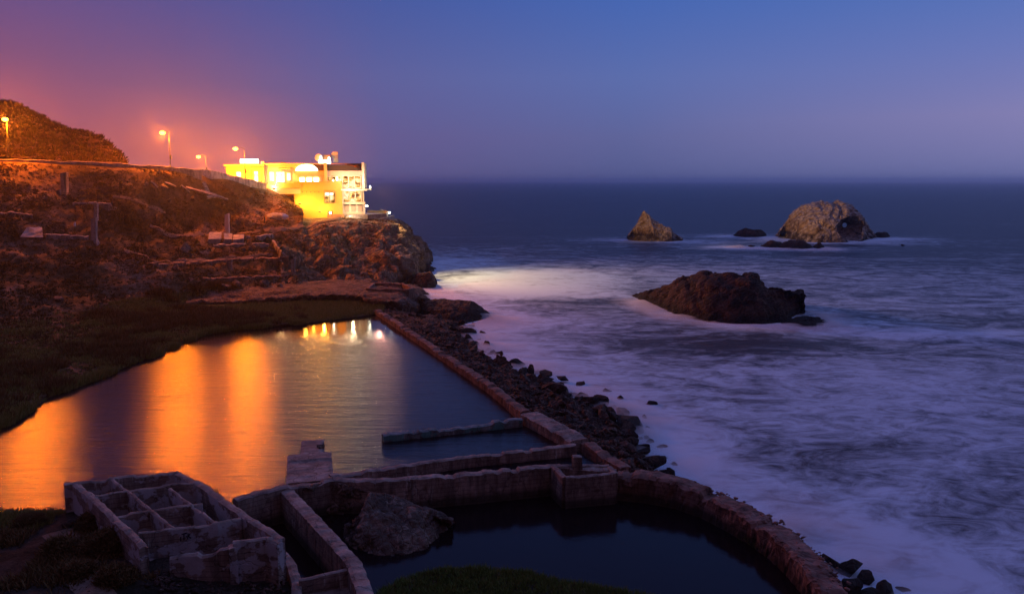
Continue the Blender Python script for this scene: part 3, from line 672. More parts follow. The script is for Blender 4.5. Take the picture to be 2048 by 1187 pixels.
    tag(o, 'biggest offshore rock, domed and golden, with an arch hole through its right side', 'rock')
arch_rock()
def lowrock(px0, px1_, ybase, ytop, label, seed, mat='dark_rock', prof=None, depth=7, res=.4, amp=.55, z0=-.4):
    n = 6; fr = []; ri = []; bk = []
    prof = prof or [.1, .7, 1, .8, .6, .1]
    for k in range(n):
        px = px0 + (px1_ - px0) * k / (n - 1); f0 = Q(px, ybase + 2 * math.sin(k / (n - 1) * math.pi), z0); fr.append(f0)
        Yr = f0[1] + depth * .45; zt = D(px, ybase - (ybase - ytop) * prof[k], Yr)[2]
        x = (px - 1024) / F * math.hypot(Yr, 0) * 1.0; x = D(px, ybase, Yr)[0]
        ri.append(np.array((x, Yr, zt))); bk.append(np.array((x * 1.0, f0[1] + depth, z0 - .3)))
    fr[0] = fr[0] + (ri[0] - fr[0]) * .4 * np.array((1, 1, 0)); fr[-1] = fr[-1] + (ri[-1] - fr[-1]) * .4 * np.array((1, 1, 0))
    return rock('sea_rock', fr, ri, bk, label, mat, amp, max(1.0, depth * .25), res, seed=seed)
lowrock(1466, 1533, 474, 456, 'low dark rock with a knob, between the pointed rock and the arch rock', 51, prof=[.1, .75, 1, .85, .9, .3], depth=9, res=.5)
lowrock(1518, 1580, 495, 479, 'small dark humped rock just in front of the arch rock, left of its neighbour', 52, prof=[.1, .6, 1, .8, .5, .1], depth=8, res=.5)
lowrock(1558, 1628, 498, 479, 'wide dark rock awash in foam in front of the arch rock', 53, prof=[.3, .9, 1, 1, .7, .1], depth=9, res=.5)
lowrock(1624, 1650, 497, 484, 'small pointed dark rock at the right end of the rocks in front of the arch', 54, prof=[.1, .5, .9, 1, .6, .1], depth=5, res=.4)
lowrock(1494, 1513, 494, 489, 'tiny dark rock at the left end of the rocks in front of the arch', 55, depth=4, res=.4)
lowrock(1748, 1781, 475, 463, 'low dark rock touching the right foot of the arch rock', 56, prof=[.3, .9, 1, 1, .8, .2], depth=7, res=.5)
lowrock(1800, 1811, 492, 488, 'tiny rock awash alone, farthest right of all the sea rocks', 57, depth=3, res=.4)
# rocks at the foot of the headland
lowrock(820, 872, 580, 543, 'upright dark block of rock in the surf at the cliff foot', 61, prof=[.5, .85, .9, .95, 1, .6], depth=9, res=.35, amp=.5)
lowrock(843, 876, 545, 527, 'wave-washed rock behind the upright block at the headland tip', 62, prof=[.3, .8, 1, .7, .4, .1], depth=12, res=.4)
rock('rock_spit', [(838, 632, -.5), (868, 650, -.5), (900, 655, -.5), (935, 652, -.5), (965, 646, -.5), (988, 638, -.5)],
     [(836, 592, 'Y', 161), (862, 599, 'Y', 160), (900, 599, 'Y', 160), (938, 602, 'Y', 158), (962, 620, 'Y', 156), (988, 635, 'Y', 153)],
     [np.array((-19., 178, -.8)), np.array((-16., 174, -.8)), np.array((-12., 171, -.8)), np.array((-8., 168, -.8)), np.array((-5., 164, -.8)), np.array((-3., 157, -.8))],
     'flat-topped dark rock spit running out into the sea at the end of the sea wall', 'dark_rock', .55, 2.6, .4, seed=70)
# ------------------------------------------------------------------ sea wall, pool walls
def W(name, pts, width, zbot, label, cat='wall', **k):
    return tag(wallmesh(name, pts, width, zbot, **k), label, cat)
W('sea_wall', [(-25.4, 148, 3.0), (-24.6, 146.6, 3.0), (-13.6, 119.3, 3.0), (-2.6, 92.1, 3.0), (1.4, 80.6, 3.0)], 1.1, -.5, 'long straight concrete sea wall between the pond and the boulders', mat='concrete_red', rough=.07, chip=.2, seed=1)
W('sea_wall', [(1.75, 80.0, 3.04), (6.25, 71.5, 3.04)], 2.1, -.5, 'broad flat-topped section of sea wall beside the small side basin', mat='concrete', rough=.06, chip=.12, seed=2)
W('sea_wall', [(6.8, 71.4, 2.95), (9.6, 65.0, 2.7)], 1.1, -.5, 'short sloping end of the sea wall running down to the round pool', mat='concrete_red', rough=.07, chip=.15, seed=3)
W('basin_wall', [(-12.3, 73.75, 2.75), (0.95, 78.6, 2.9)], .8, .2, 'teal-stained low wall lying across the pond, loose at its left end', mat='concrete_teal', rough=.06, chip=.16, seed=4)
W('basin_wall', [(-14.6, 61.9, 3.1), (-13, 62.9, 3.1), (-11, 63.7, 3.05), (-4.05, 66.9, 3.0), (5.7, 69.9, 3.05)], [1.1, .8, .7, .7, .8], .2, 'long wall with white-streaked face just behind the round pool rim', mat='concrete', rough=.05, chip=.12, seed=5)
# T-shaped platform
pl = empty('pond_platform', (-17.5, 64, 0), 'T-shaped flat concrete platform at the pond end beside the orange reflection', 'platform')
wallmesh('deck', [tuple(Q(620, 961, 3.0)[:2]) + (3.02,), tuple(Q(619, 906, 3.0)[:2]) + (3.02,)], 3.7, .2, 'concrete', pl, rough=.04, chip=.07, seed=6)
wallmesh('arm', [tuple(Q(620, 907, 3.0)[:2] + np.array((.1, .2))) + (3.0,), tuple(Q(625, 876, 3.0)[:2]) + (3.0,)], 2.0, .2, 'concrete', pl, rough=.05, chip=.09, seed=7)

# round pool rim: left straight part, arc
def off(pts, d):
    A = np.array(pts, float); T = np.gradient(A, axis=0); T /= np.linalg.norm(T, axis=1)[:, None]; N = np.stack((-T[:, 1], T[:, 0]), 1); return A + N * d
ai = np.array(arc_in, float)
rim = off(ai[:8], .45)
W('pool_wall', [(x, y, z) for (x, y), z in zip(rim, [3.3, 3.3, 3.25, 3.2, 3.1, 3.1, 3.1, 3.0])], .9, -.6, 'tall straight-faced left part of the round pool rim, with cracks', mat='concrete', rough=.06, chip=.14, seed=8)
rr = off(ai[7:], .95); 
W('pool_wall', [(x, y, z) for (x, y), z in zip(rr, [2.95, 2.8, 2.65, 2.55, 2.5, 2.45, 2.42, 2.4, 2.4, 2.4, 2.4, 2.4])], 1.8, -.8, 'curved rubble-topped right part of the round pool rim against the surf', mat='concrete_red', rough=.16, chip=.3, seed=9)
# square well box on the rim
well = empty('square_well', (5.5, 62, 0), 'square hollow concrete well box built onto the pool rim', 'well')
c1, c2, c3, c4 = Q(1130, 955, 3.05)[:2], Q(1205, 945, 3.05)[:2], Q(1200, 933, 3.05)[:2], Q(1105, 934, 3.05)[:2]
c1 = np.array((4.25, 61.6)); c2 = np.array((8.35, 62.5)); c3 = np.array((8.1, 64.4)); c4 = np.array((3.4, 64.2))
for q, (a_, b_) in enumerate(((c4, c1), (c1, c2), (c2, c3), (c3, c4))):
    wallmesh('side_wall', [(*a_, 3.12 + .004 * q), (*b_, 3.12 + .004 * q)], .5, -.8, 'concrete', well, rough=.04, chip=.08, seed=20 + q)
st = tuple(Q(1155, 940, 3.1)[:2]); wallmesh('stub_post', [(st[0] - .35, st[1] + .9, 4.15), (st[0] + .4, st[1] + .95, 4.1)], .55, 1.5, 'concrete', well, rough=.07, chip=.15, res=.2, seed=25)
# channel walls by the ruin
W('channel_wall', [tuple(Q(572, 976, 3.1)[:2]) + (3.1,), tuple(Q(612, 1018, 3.05)[:2]) + (3.05,), tuple(Q(708, 1122, 3.0)[:2]) + (3.0,), tuple(Q(738, 1200, 2.95)[:2]) + (2.95,), tuple(Q(745, 1260, 2.9)[:2]) + (2.9,)], .95, -.5, 'straight pale channel wall running from the pool rim toward the bottom edge', mat='concrete', rough=.05, chip=.1, seed=30)
W('channel_wall', [tuple(Q(598, 1156, 2.6)[:2]) + (2.6,), tuple(Q(700, 1134, 2.75)[:2]) + (2.75,)], .35, -.3, 'thin cross wall closing the narrow channel beside the ruin', mat='concrete', rough=.04, chip=.08, seed=31)
W('channel_wall', [tuple(Q(562, 1098, 2.4)[:2]) + (2.4,), tuple(Q(582, 1125, 2.3)[:2]) + (2.3,), tuple(Q(592, 1155, 2.25)[:2]) + (2.25,), tuple(Q(594, 1200, 2.2)[:2]) + (2.2,), tuple(Q(590, 1260, 2.2)[:2]) + (2.2,)], .6, -.3, 'curved low channel wall hugging the right corner of the ruined cells', mat='concrete', rough=.05, chip=.1, seed=32)
V = [tuple(Q(x, y, 1.6)) for x, y in ((600, 1165), (702, 1143), (733, 1200), (740, 1290), (590, 1290))]
tag(mesh_obj('concrete_slab', V + [(v[0], v[1], .2) for v in V], [(0, 1, 2, 3, 4), (0, 5, 6, 1), (1, 6, 7, 2), (2, 7, 8, 3), (3, 8, 9, 4), (4, 9, 5, 0)], 'concrete'), 'flat slab floor between the channel walls at the bottom of the picture', 'slab')
# mound of rock inside the round pool
rock('pool_rock', [(684, 1060, .2), (694, 1094, .2), (732, 1117, .2), (802, 1121, .2), (862, 1106, .2), (892, 1072, .2), (906, 1048, .2)],
     [(702, 1052, 'Y', 55.2), (715, 1030, 'Y', 56.0), (742, 986, 'Y', 57.8), (782, 994, 'Y', 58.2), (824, 1008, 'Y', 57.8), (866, 1022, 'Y', 57.2), (908, 1042, 'Y', 56.8)],
     [np.array((-11.3, 57.8, .2)), np.array((-10.8, 59.3, .2)), np.array((-10, 60.5, .2)), np.array((-8.6, 60.8, .2)), np.array((-7, 60.2, .2)), np.array((-6, 59.5, .2)), np.array((-4.7, 58, .2))],
     'jagged mound of broken rock standing in the round pool', 'mound_rock', .5, 2.2, .12, seed=82, stretch=(1, 1, 1))
rock('pool_rock', [(612, 1005, .2), (628, 1024, .2), (660, 1034, .2), (700, 1036, .2), (728, 1030, .2)],
     [(612, 975, 'Y', 59.0), (640, 966, 'Y', 60.2), (672, 966, 'Y', 60.5), (702, 972, 'Y', 60.3), (735, 985, 'Y', 60.3)],
     [np.array((-15., 60.8, .2)), np.array((-14., 61.2, .2)), np.array((-13., 61.2, .2)), np.array((-12., 61.2, .2)), np.array((-11., 61.2, .2))],
     'lump of rough rock leaning on the inside of the pool rim near the channel', 'mound_rock', .7, 1.8, .14, seed=84, stretch=(1, 1, 1))
# ------------------------------------------------------------------ ruined cell block
rz = 4.6
def rp(x, y, z=rz): return tuple(Q(x, y, z)[:2]) + (z,)
ruin = empty('ruined_cell_block', (-24, 52, 1.5), 'roofless concrete ruin divided into square cells at the near end of the pond', 'ruin')
rb = 1.0
def rw(name, pts, w, seed, chip=.12, zb=rb, mat='concrete_plaster'): return wallmesh(name, pts, w, zb, mat, ruin, rough=.035, chip=chip * .55, seed=seed, res=.25)
rw('outer_wall', [rp(128, 966), rp(225, 953), rp(300, 944), rp(356, 938)], .5, 101, .22)
rw('outer_wall', [rp(149, 964), rp(187, 992), rp(225, 1030), rp(275, 1075), rp(287, 1090)], .5, 102, .25)
rw('outer_wall', [rp(287, 1091, 3.5), rp(300, 1112, 2.9), rp(318, 1150, 2.3)], .45, 103, .3)
rw('outer_wall', [rp(354, 939), rp(400, 965), rp(440, 993), rp(480, 1022), rp(520, 1046), rp(562, 1074)], .55, 104, .2)
rw('front_wall', [rp(560, 1081), rp(532, 1072), rp(465, 1081)], .5, 105, .15)
rw('front_wall', [rp(462, 1092, 4.3), rp(420, 1099, 4.1), rp(372, 1106, 3.9), rp(340, 1112, 3.8)], .45, 106, .35)
rw('front_wall', [rp(338, 1140, 2.7), rp(318, 1158, 2.1)], .5, 107, .4)
rw('buttress', [rp(464, 1083, 4.45), rp(466, 1092, 4.45)], .5, 108, .1)
rw('partition_wall', [rp(190, 989), rp(295, 974), rp(342, 966), rp(396, 963)], .28, 110, .2)
rw('partition_wall', [rp(228, 1028), rp(300, 1018), rp(405, 1004)], .28, 111, .22)
rw('partition_wall', [rp(277, 1063), rp(346, 1054), rp(434, 1043), rp(482, 1034, 4.5)], .3, 112, .15)
rw('partition_wall', [rp(222, 955), rp(262, 984), rp(302, 1018), rp(347, 1054)], .26, 113, .14)
rw('partition_wall', [rp(340, 975), rp(378, 1004), rp(436, 1044)], .26, 114, .14)
# painted marks on the partition that faces the viewer
def plate(name, px, py, w, h, mat, dy, seed=0, parent=ruin, wall=((277, 1063), (434, 1043))):
    a_, b_ = np.array(rp(*wall[0])), np.array(rp(*wall[1])); u = (b_ - a_); u[2] = 0; u /= np.linalg.norm(u); n_ = np.array((u[1], -u[0], 0)); 
    r = ray(px, py); o = np.array((0, 0, H)); c0 = a_ + n_ * (.15 + dy); t = ((c0 - o) @ n_) / (r @ n_); c = o + r * t
    return c, u, n_
c, u, n_ = plate('g', 375, 1072, 0, 0, None, .10)
def strokes(name, lines, c, u, n_, mat, wd=.035, parent=ruin):
    V = []; Fs = []
    for (x0, y0, x1, y1) in lines:
        a_ = c + u * x0 + np.array((0, 0, y0)); b_ = c + u * x1 + np.array((0, 0, y1)); d = b_ - a_; d /= np.linalg.norm(d); s = np.cross(d, n_) * wd
        k = len(V); V += [a_ + s, a_ - s, b_ - s, b_ + s, a_ + s + n_ * .02, a_ - s + n_ * .02, b_ - s + n_ * .02, b_ + s + n_ * .02]
        Fs += [(k + 4, k + 5, k + 6, k + 7), (k, k + 1, k + 5, k + 4), (k + 1, k + 2, k + 6, k + 5), (k + 2, k + 3, k + 7, k + 6), (k + 3, k, k + 4, k + 7)]
    return mesh_obj(name, V, Fs, mat, parent)
strokes('painted_letters', [(-.22, -.22, -.2, .2), (-.34, .2, .0, .26), (0, -.18, .05, .22), (.06, .02, .18, .2), (.06, .02, .2, -.14), (-.42, -.25, -.4, .05), (-.1, .0, -.02, .02)], c, u, n_, 'paint_black')
# fallen rubble in the front
# ------------------------------------------------------------------ boulders
def boulder_mesh(seed, flat=.8):
    r = random.Random(seed); bm = bmesh.new()
    for _ in range(r.randint(13, 20)):
        v = Vector((r.gauss(0, 1), r.gauss(0, 1), r.gauss(0, 1))).normalized() * r.uniform(.85, 1.1); bm.verts.new((v.x * 1.15, v.y * .9, v.z * flat))
    bmesh.ops.convex_hull(bm, input=bm.verts)
    bmesh.ops.delete(bm, geom=[v for v in bm.verts if not v.link_faces], context='VERTS')
    bmesh.ops.dissolve_limit(bm, angle_limit=.22, verts=bm.verts, edges=bm.edges)
    bmesh.ops.bevel(bm, geom=list(bm.edges), offset=.075, segments=2, affect='EDGES', clamp_overlap=True)
    bmesh.ops.triangulate(bm, faces=bm.faces)
    bmesh.ops.subdivide_edges(bm, edges=[e for e in bm.edges if e.calc_length() > .3], cuts=2, use_grid_fill=True)
    V = np.array([v.co for v in bm.verts]); d = fbm(V * 2.2 + seed, 4, s=seed) * .10 + rockdisp(V, .8, seed) * .08
    for v, q in zip(bm.verts, d): v.co *= 1 + q
    bmesh.ops.recalc_face_normals(bm, faces=bm.faces)
    me = bpy.data.meshes.new('boulder'); bm.to_mesh(me); bm.free(); me.materials.append(MAT['boulder_rock'])
    return me
BM = [boulder_mesh(s, f_) for s, f_ in zip(range(12), (.8, .7, .9, .65, .85, .75, .95, .6, .8, .7, .85, .75))]
BMP = []
for q in range(4):
    me_ = BM[q * 2].copy(); me_.name = 'stone'; me_.materials.clear(); me_.materials.append(MAT['mound_rock']); BMP.append(me_)
def put_boulder(x, y, z, s, label, group=None, me=None, rot=None, sc=(1, 1, 1), name='boulder', mat=None):
    o = bpy.data.objects.new(name, me or random.choice(BM)); C.objects.link(o); o.location = (float(x), float(y), float(z))
    o.rotation_euler = rot or (random.uniform(-.5, .5), random.uniform(-.5, .5), random.uniform(0, 6.28)); o.scale = tuple(float(s * q) for q in sc)
    return tag(o, label, 'boulder', group)
ck_ = Q(643, 893, 3.1); o = put_boulder(ck_[0], ck_[1], 3.15, .38, 'x', None, BMP[1], (.3, .2, .4)); o.name = 'broken_chunk'; del o['label']; del o['category']; o.parent = pl; o.matrix_parent_inverse = parent_inv(pl)
# embankment under the boulders
wl = [(-25.0, 150, 2.6), (-13.0, 119.3, 2.5), (-2.0, 92.1, 2.5), (3.2, 80.0, 2.5), (7.8, 71.5, 2.4), (10.2, 65, 1.9), (13, 63.2, 1.8)]
ww = [(-6, 149, -.9), (-3.4, 124.6, -.9), (7.4, 100.5, -.9), (12.8, 90, -.9), (13.2, 80.5, -.9), (13.8, 70, -.9), (14.6, 64.5, -.9)]
wm = [tuple(np.array(a_) * .5 + np.array(b_) * .5 + np.array((0, 0, .75))) for a_, b_ in zip(wl, ww)]
tag(loft('embankment', [[np.array(t, float) for t in r] for r in (wl, wm, ww)], .5, lambda p: (rockdisp(p, 1.4, 90) * .5 + fbm(p * .7, 3, s=91) * .3), 'boulder_rock', False), kind='structure')
def emb(x, y): return down(x, y, ('embankment',))
def bank_pt(t, k):
    """t along 0..1 (far to near), k across 0 wall..1 water"""
    tt = t * 6; i = min(int(tt), 5); q = tt - i
    a_ = np.array(wl[i]) * (1 - q) + np.array(wl[i + 1]) * q; b_ = np.array(ww[i]) * (1 - q) + np.array(ww[i + 1]) * q
    return a_ * (1 - k) + b_ * k
GB = 'riprap boulders between the sea wall and the surf'
placed = []
def try_place(x, y, s, minf=.62):
    for (a_, b_, r) in placed:
        if (a_ - x) ** 2 + (b_ - y) ** 2 < ((r + s) * minf) ** 2: return False
    placed.append((x, y, s)); return True
rb_ = random.Random(5); cnt = 0; tries = 0
while cnt < 205 and tries < 9000:
    tries += 1
    k = rb_.random() ** .75; t = rb_.random() ** .8; p_ = bank_pt(t, .1 + .9 * k)
    s = (.5 + .95 * k * rb_.random() + .3 * rb_.random()) * (1.0 if t > .45 else .85)
    if k > .4 and rb_.random() < .3: s *= 1.4
    if not try_place(p_[0], p_[1], s): continue
    z = emb(p_[0], p_[1]); z = max(z if z is not None else -.3, -.35)
    put_boulder(p_[0], p_[1], z + s * .3, s, 'dark angular boulder in the bank between the sea wall and the surf', GB, None, None, (rb_.uniform(.75, 1.35), rb_.uniform(.7, 1.0), rb_.uniform(.65, 1.1))); cnt += 1
cnt = 0; GW = 'boulders awash in the surf off the bank'
while cnt < 14:
    t = .35 + .65 * rb_.random() ** .8; p_ = bank_pt(t, 1.0 + .5 * rb_.random() ** 1.6); s = .45 + .55 * rb_.random()
    if t < .15 or p_[1] < 66: continue
    if not try_place(p_[0], p_[1], s, .8): continue
    put_boulder(p_[0], p_[1], -.35 * s + rb_.random() * .15, s, 'wet boulder half drowned in white surf off the boulder bank', GW); cnt += 1
# named larger blocks
for (px, py, z, s, sc, lab, mi) in [
        (1003, 722, 1.2, 1.25, (1.0, .8, 1.15), 'tall dark boulder with a small knob, first big block down the bank', 2),
        (1062, 738, 1.0, .8, (.8, .8, 1.5), 'narrow upright boulder on the crest of the bank', 4),
        (1091, 745, .9, 1.2, (1.1, .9, .8), 'flat-topped boulder next to the narrow upright one on the crest', 1),
        (1124, 757, .5, .95, (1.1, .8, .8), 'pale-edged boulder tipped toward the surf at the outer crest', 3),
        (1160, 770, -.1, 1.1, (1.2, .8, .7), 'long low boulder mostly covered by surf beyond the crest', 7),
        (1198, 803, .3, 1.35, (1.15, .9, .95), 'biggest wedge-shaped boulder standing out in the white surf', 5),
        (1165, 800, .4, 1.1, (1.1, .8, .65), 'boulder leaning against the landward side of the big surf wedge', 8),
        (1200, 850, .4, 1.2, (1, .9, .9), 'rounded boulder at the outermost bulge of the bank', 9),
        (1080, 905, 0, 0, None, None, 0)]:
    if not lab: continue
    p_ = Q(px, py, z); put_boulder(p_[0], p_[1], z, s, lab, None, BM[mi], (.1, -.15, .4 + mi), sc)
p_ = Q(1003, 705, 2.9); put_boulder(p_[0], p_[1], 2.75, .35, 'small upright stone perched on top of a tall dark boulder', None, BM[6], (0, 0, 0), (.7, .7, 1.5))
# boulders outside the round rim, bottom right, and along its outer foot
GR = 'boulders outside the round pool rim'
for k in range(26):
    t = rb_.random(); q = off(ai[7:], 2.5 + .7 * rb_.random()); i = min(int(t * 11), 10); a_ = q[i] * (1 - (t * 11 - i)) + q[i + 1] * (t * 11 - i)
    if a_[1] < 40 or not try_place(a_[0], a_[1], .55, .7): continue
    put_boulder(a_[0], a_[1], .1, .5 + .35 * rb_.random(), 'dark boulder piled against the outer foot of the round pool rim', GR)
for (px, py, z, s, lab) in [(1668, 1122, .5, .8, 'rounded boulder nearest the curved rim in the bottom right corner'), (1700, 1135, .3, .95, 'sloping boulder next in the chain beyond the curved rim'),
                            (1732, 1155, .2, .8, 'flat-topped boulder farther out in the bottom right chain'), (1770, 1178, .3, .75, 'peaked boulder at the seaward end of the bottom right chain'),
                            (1700, 1172, .3, 1.1, 'low black boulder behind the bottom right chain, against the rim'), (1740, 1190, .1, 1.0, 'black boulder cut by the bottom edge of the picture'), (1808, 1186, -.2, .6, 'small drowned boulder last to the right along the bottom edge')]:
    p_ = Q(px, py, z); put_boulder(p_[0], p_[1], z, s, lab, None, None)
lowblk = Q(1245, 925, 1.6); put_boulder(lowblk[0], lowblk[1], 1.5, 1.5, 'broad black rock lump at the joint of sea wall and round rim', None, BM[0], (.1, .2, .5), (1.6, 1, .7))
# loose rubble: one stuff object
def rubble(name, pts, smin, smax, mat, seed, label):
    r = np.random.default_rng(seed); base = []
    for q in range(6):
        bm = bmesh.new(); rr_ = random.Random(seed + q)
        for _ in range(9):
            v = Vector((rr_.gauss(0, 1), rr_.gauss(0, 1), rr_.gauss(0, 1))).normalized(); bm.verts.new(v)
        bmesh.ops.convex_hull(bm, input=bm.verts); bmesh.ops.delete(bm, geom=[v for v in bm.verts if not v.link_faces], context='VERTS'); bmesh.ops.triangulate(bm, faces=bm.faces)
        bm.verts.index_update(); base.append((np.array([v.co for v in bm.verts]), np.array([[v.index for v in f.verts] for f in bm.faces]))); bm.free()
    V = []; Fs = []; n0 = 0
    for p in pts:
        bv, bf = base[r.integers(6)]; s = smin + (smax - smin) * r.random() ** 2.2; a_ = r.random() * 6.28; ca, sa = math.cos(a_), math.sin(a_)
        v = bv * np.array((1.2, .9, .65)) * s; v = np.stack((v[:, 0] * ca - v[:, 1] * sa, v[:, 0] * sa + v[:, 1] * ca, v[:, 2]), 1) + p
        V.append(v); Fs.append(bf + n0); n0 += len(v)
    return tag(mesh_obj(name, np.concatenate(V), np.concatenate(Fs), mat), label, 'rubble', None, 'stuff')
pts = []
while len(pts) < 3800:
    t = RNG.random() ** .85; k = RNG.random() ** 1.3; p_ = bank_pt(t, .02 + .95 * k); z = emb(p_[0], p_[1])
    if z is None or z < -.2: continue
    pts.append((p_[0], p_[1], z + .06))
rubble('bank_rubble', pts, .12, .48, 'boulder_rock', 3, 'small stones and broken concrete filling the gaps of the boulder bank')
pts = []
q = off(ai[7:], 1.6)
for _ in range(330):
    t = RNG.random() * 11; i = min(int(t), 10); a_ = q[i] * (1 - (t - i)) + q[i + 1] * (t - i); pts.append((a_[0] + RNG.normal() * .3, a_[1] + RNG.normal() * .3, 2.22 + RNG.normal() * .05))
rubble('rim_rubble', pts, .08, .24, 'concrete_red', 5, 'broken stones lying along the outer edge of the curved pool rim')
pts = []
for _ in range(260):
    px = RNG.uniform(330, 590); py = RNG.uniform(1165, 1215); h_ = hit(px, py, ('ground',))
    if h_ is not None and h_[2] > .6: pts.append(h_ + (0, 0, .05))
for _ in range(120):
    px = RNG.normal(330, 14); py = RNG.normal(1160, 10); h_ = hit(px, py, ('ground',))
    if h_ is not None and h_[2] > .6: pts.append(h_ + (0, 0, .1))
rubble('ruin_rubble', pts, .06, .26, 'boulder_rock', 6, 'broken plaster and stones heaped at the foot of the ruined cells')
for px, py, s, lab in [(560, 1165, .45, 'pale round stone beside the curved channel wall'), (135, 1052, .5, 'weathered stone lying left of the ruined cells')]:
    p_ = hit(px, py, ('ground',)); b_ = put_boulder(p_[0], p_[1], p_[2] + .15, s, lab)
# ------------------------------------------------------------------ near paths
def ribbon(name, pix, width, names, mat, lift=.12, label=None):
    pts = [hit(x, y, names) for x, y in pix]; pts = [p for p in pts if p is not None]
    A = np.array(pts); A2 = []
    for a_, b_ in zip(A, A[1:]):
        n = max(2, int(np.linalg.norm(b_ - a_) / .5)); A2 += [a_ + (b_ - a_) * q / n for q in range(n)]
    A2.append(A[-1]); A2 = np.array(A2); T = np.gradient(A2[:, :2], axis=0)
    T = np.stack([np.convolve(np.pad(T[:, q], 3, 'edge'), np.ones(7) / 7, 'valid') for q in range(2)], 1)
    T /= np.linalg.norm(T, axis=1)[:, None]; N = np.stack((-T[:, 1], T[:, 0]), 1)
    G = []
    wv = width * (1 + .3 * fbm(np.c_[A2[:, :2], A2[:, 0] * 0] * .6, 3))
    for s in np.linspace(-.5, .5, 5):
        xy = A2[:, :2] + N * wv[:, None] * s; z = []
        for (x, y), z0 in zip(xy, A2[:, 2]):
            q = down(x, y, names); z.append((q if q is not None and abs(q - z0) < 1.5 else z0) + lift - .25 * abs(s) * lift * 4 * (abs(s) > .4))
        G.append(np.c_[xy, z])
    G = np.array(G); return tag(mesh_obj(name, G.reshape(-1, 3), grid_faces(*G.shape[:2]), mat, None, True), kind='structure')
ribbon('path', [(118, 1062), (140, 1085), (150, 1110), (160, 1140), (185, 1175), (200, 1230)], 2.0, ('ground',), 'path_dirt', .05)
ribbon('path', [(528, 462), (560, 459), (600, 453), (640, 446), (672, 439), (700, 437)], 1.9, ('hillside', 'cliff'), 'path_dirt', .35)
ribbon('path', [(300, 452), (330, 468), (360, 472), (420, 470), (480, 468), (520, 462)], 1.0, ('hillside',), 'path_dirt', .25)
ribbon('path', [(225, 395), (262, 400), (290, 410), (330, 425)], .8, ('hillside',), 'path_dirt', .25)
ribbon('path', [(250, 505), (290, 512), (312, 524), (380, 522), (450, 519), (560, 516)], 1.2, ('hillside',), 'path_dirt', .25)
# ------------------------------------------------------------------ road wall and road
def tilt_top(pix): return [tuple(P(t)) for t in pix]
W('road_wall', tilt_top([(-60, 314, 'Y', 168.5), (0, 316, 'Y', 172), (120, 321, 'Y', 176), (240, 326, 'Y', 182), (340, 332, 'Y', 190), (402, 339, 'Y', 197)]), .4, 24, 'low dark parapet wall along the hilltop road', mat='retaining_concrete', rough=.04, chip=.12, res=.8, seed=120)
W('retaining_wall', tilt_top([(400, 337, 'Y', 198), (420, 339, 'Y', 200), (455, 348, 'Y', 206), (500, 358, 'Y', 213), (531, 366, 'Y', 220)]), .5, 21, 'tall stained white retaining wall left of the lit building', mat='white_concrete', rough=.05, chip=.10, res=.6, seed=121)
road = [[P((x, y + 2.5, 'Y', Y + .6)) for x, y, Y in ((-60, 316, 168.5), (0, 318, 172), (120, 323, 176), (240, 328, 182), (340, 334, 190), (400, 340, 198), (455, 350, 207), (520, 362, 220))]]
road[0] = [np.array((q[0], q[1], z)) for q, z in zip(road[0], [30.3, 30.25, 29.8, 29.3, 28.7, 27.9, 26.9, 25.3])]
road.append([np.array((q[0] - 3, q[1] + 9.5, q[2])) for q in road[0]])
tag(loft('road', road, 1.5, None, 'asphalt', bvh=False), kind='structure')
# ------------------------------------------------------------------ street lamps
def lamp(base, bulb, arm_dx, label, power):
    e = empty('street_lamp', base, label, 'street lamp', 'sodium street lamps along the hilltop road')
    b = np.array(base, float); t = np.array(bulb, float); top = np.array((t[0] - arm_dx, b[1], t[2] + .05))
    V, Fs = join([tube([b, b + (top - b) * .5, top], [.10, .08, .06], 10), tube([b, b + (0, 0, .5)], [.17, .14], 10)])
    mesh_obj('pole', V, Fs, 'steel', e, True)
    mid = top * .4 + t * .6 + np.array((0, 0, .28)); V, Fs = tube([top - (0, 0, .1), top * .75 + t * .25 + np.array((0, 0, .18)), mid, t + (0, 0, .22)], [.06, .055, .05, .05], 8)
    mesh_obj('arm', V, Fs, 'steel', e, True)
    V, Fs = tube([t + (-.45, 0, .17), t + (-.3, 0, .22), t + (.1, 0, .24), t + (.45, 0, .2)], [.06, .16, .16, .07], 10); hd = mesh_obj('lamp_head', V, Fs, 'dark_metal', e, True)
    bm = bmesh.new(); bmesh.ops.create_uvsphere(bm, u_segments=12, v_segments=8, radius=.55); bmesh.ops.scale(bm, vec=(1.15, .9, .72), verts=bm.verts); bmesh.ops.translate(bm, vec=tuple(t - (0, 0, .08)), verts=bm.verts)  # bulb made oversized to stand in for the lamp's bloom
    me = bpy.data.meshes.new('bulb'); bm.to_mesh(me); bm.free(); me.materials.append(MAT['sodium_bulb']); o = bpy.data.objects.new('bulb', me); C.objects.link(o); o.parent = e; o.matrix_parent_inverse = parent_inv(e)
    bx_ = (top - b) * .22 + b; boxes('control_box', [(bx_[0] - .02, bx_[0] + .4, bx_[1] - .3, bx_[1] - .1, bx_[2], bx_[2] + 1.0)], 'steel', e, .04)
    L = bpy.data.lights.new('lamp_light', 'POINT'); L.energy = power; L.color = (1, .185, .004); L.shadow_soft_size = .35
    lo = bpy.data.objects.new('lamp_light', L); C.objects.link(lo); lo.location = tuple(t - (0, 0, .45))
LP = 135000
lamp(D(15, 316, 175), D(10, 238, 174.2), .1, 'street lamp at the far left in front of the dark hill', LP)
lamp(D(341, 333, 193), D(325, 265, 192.6), -1.35, 'tall street lamp standing alone against the pink sky', LP)
lamp(D(413, 350, 252), D(397, 313, 251.6), -2.1, 'shortest-looking street lamp, farther off behind the wall', LP)
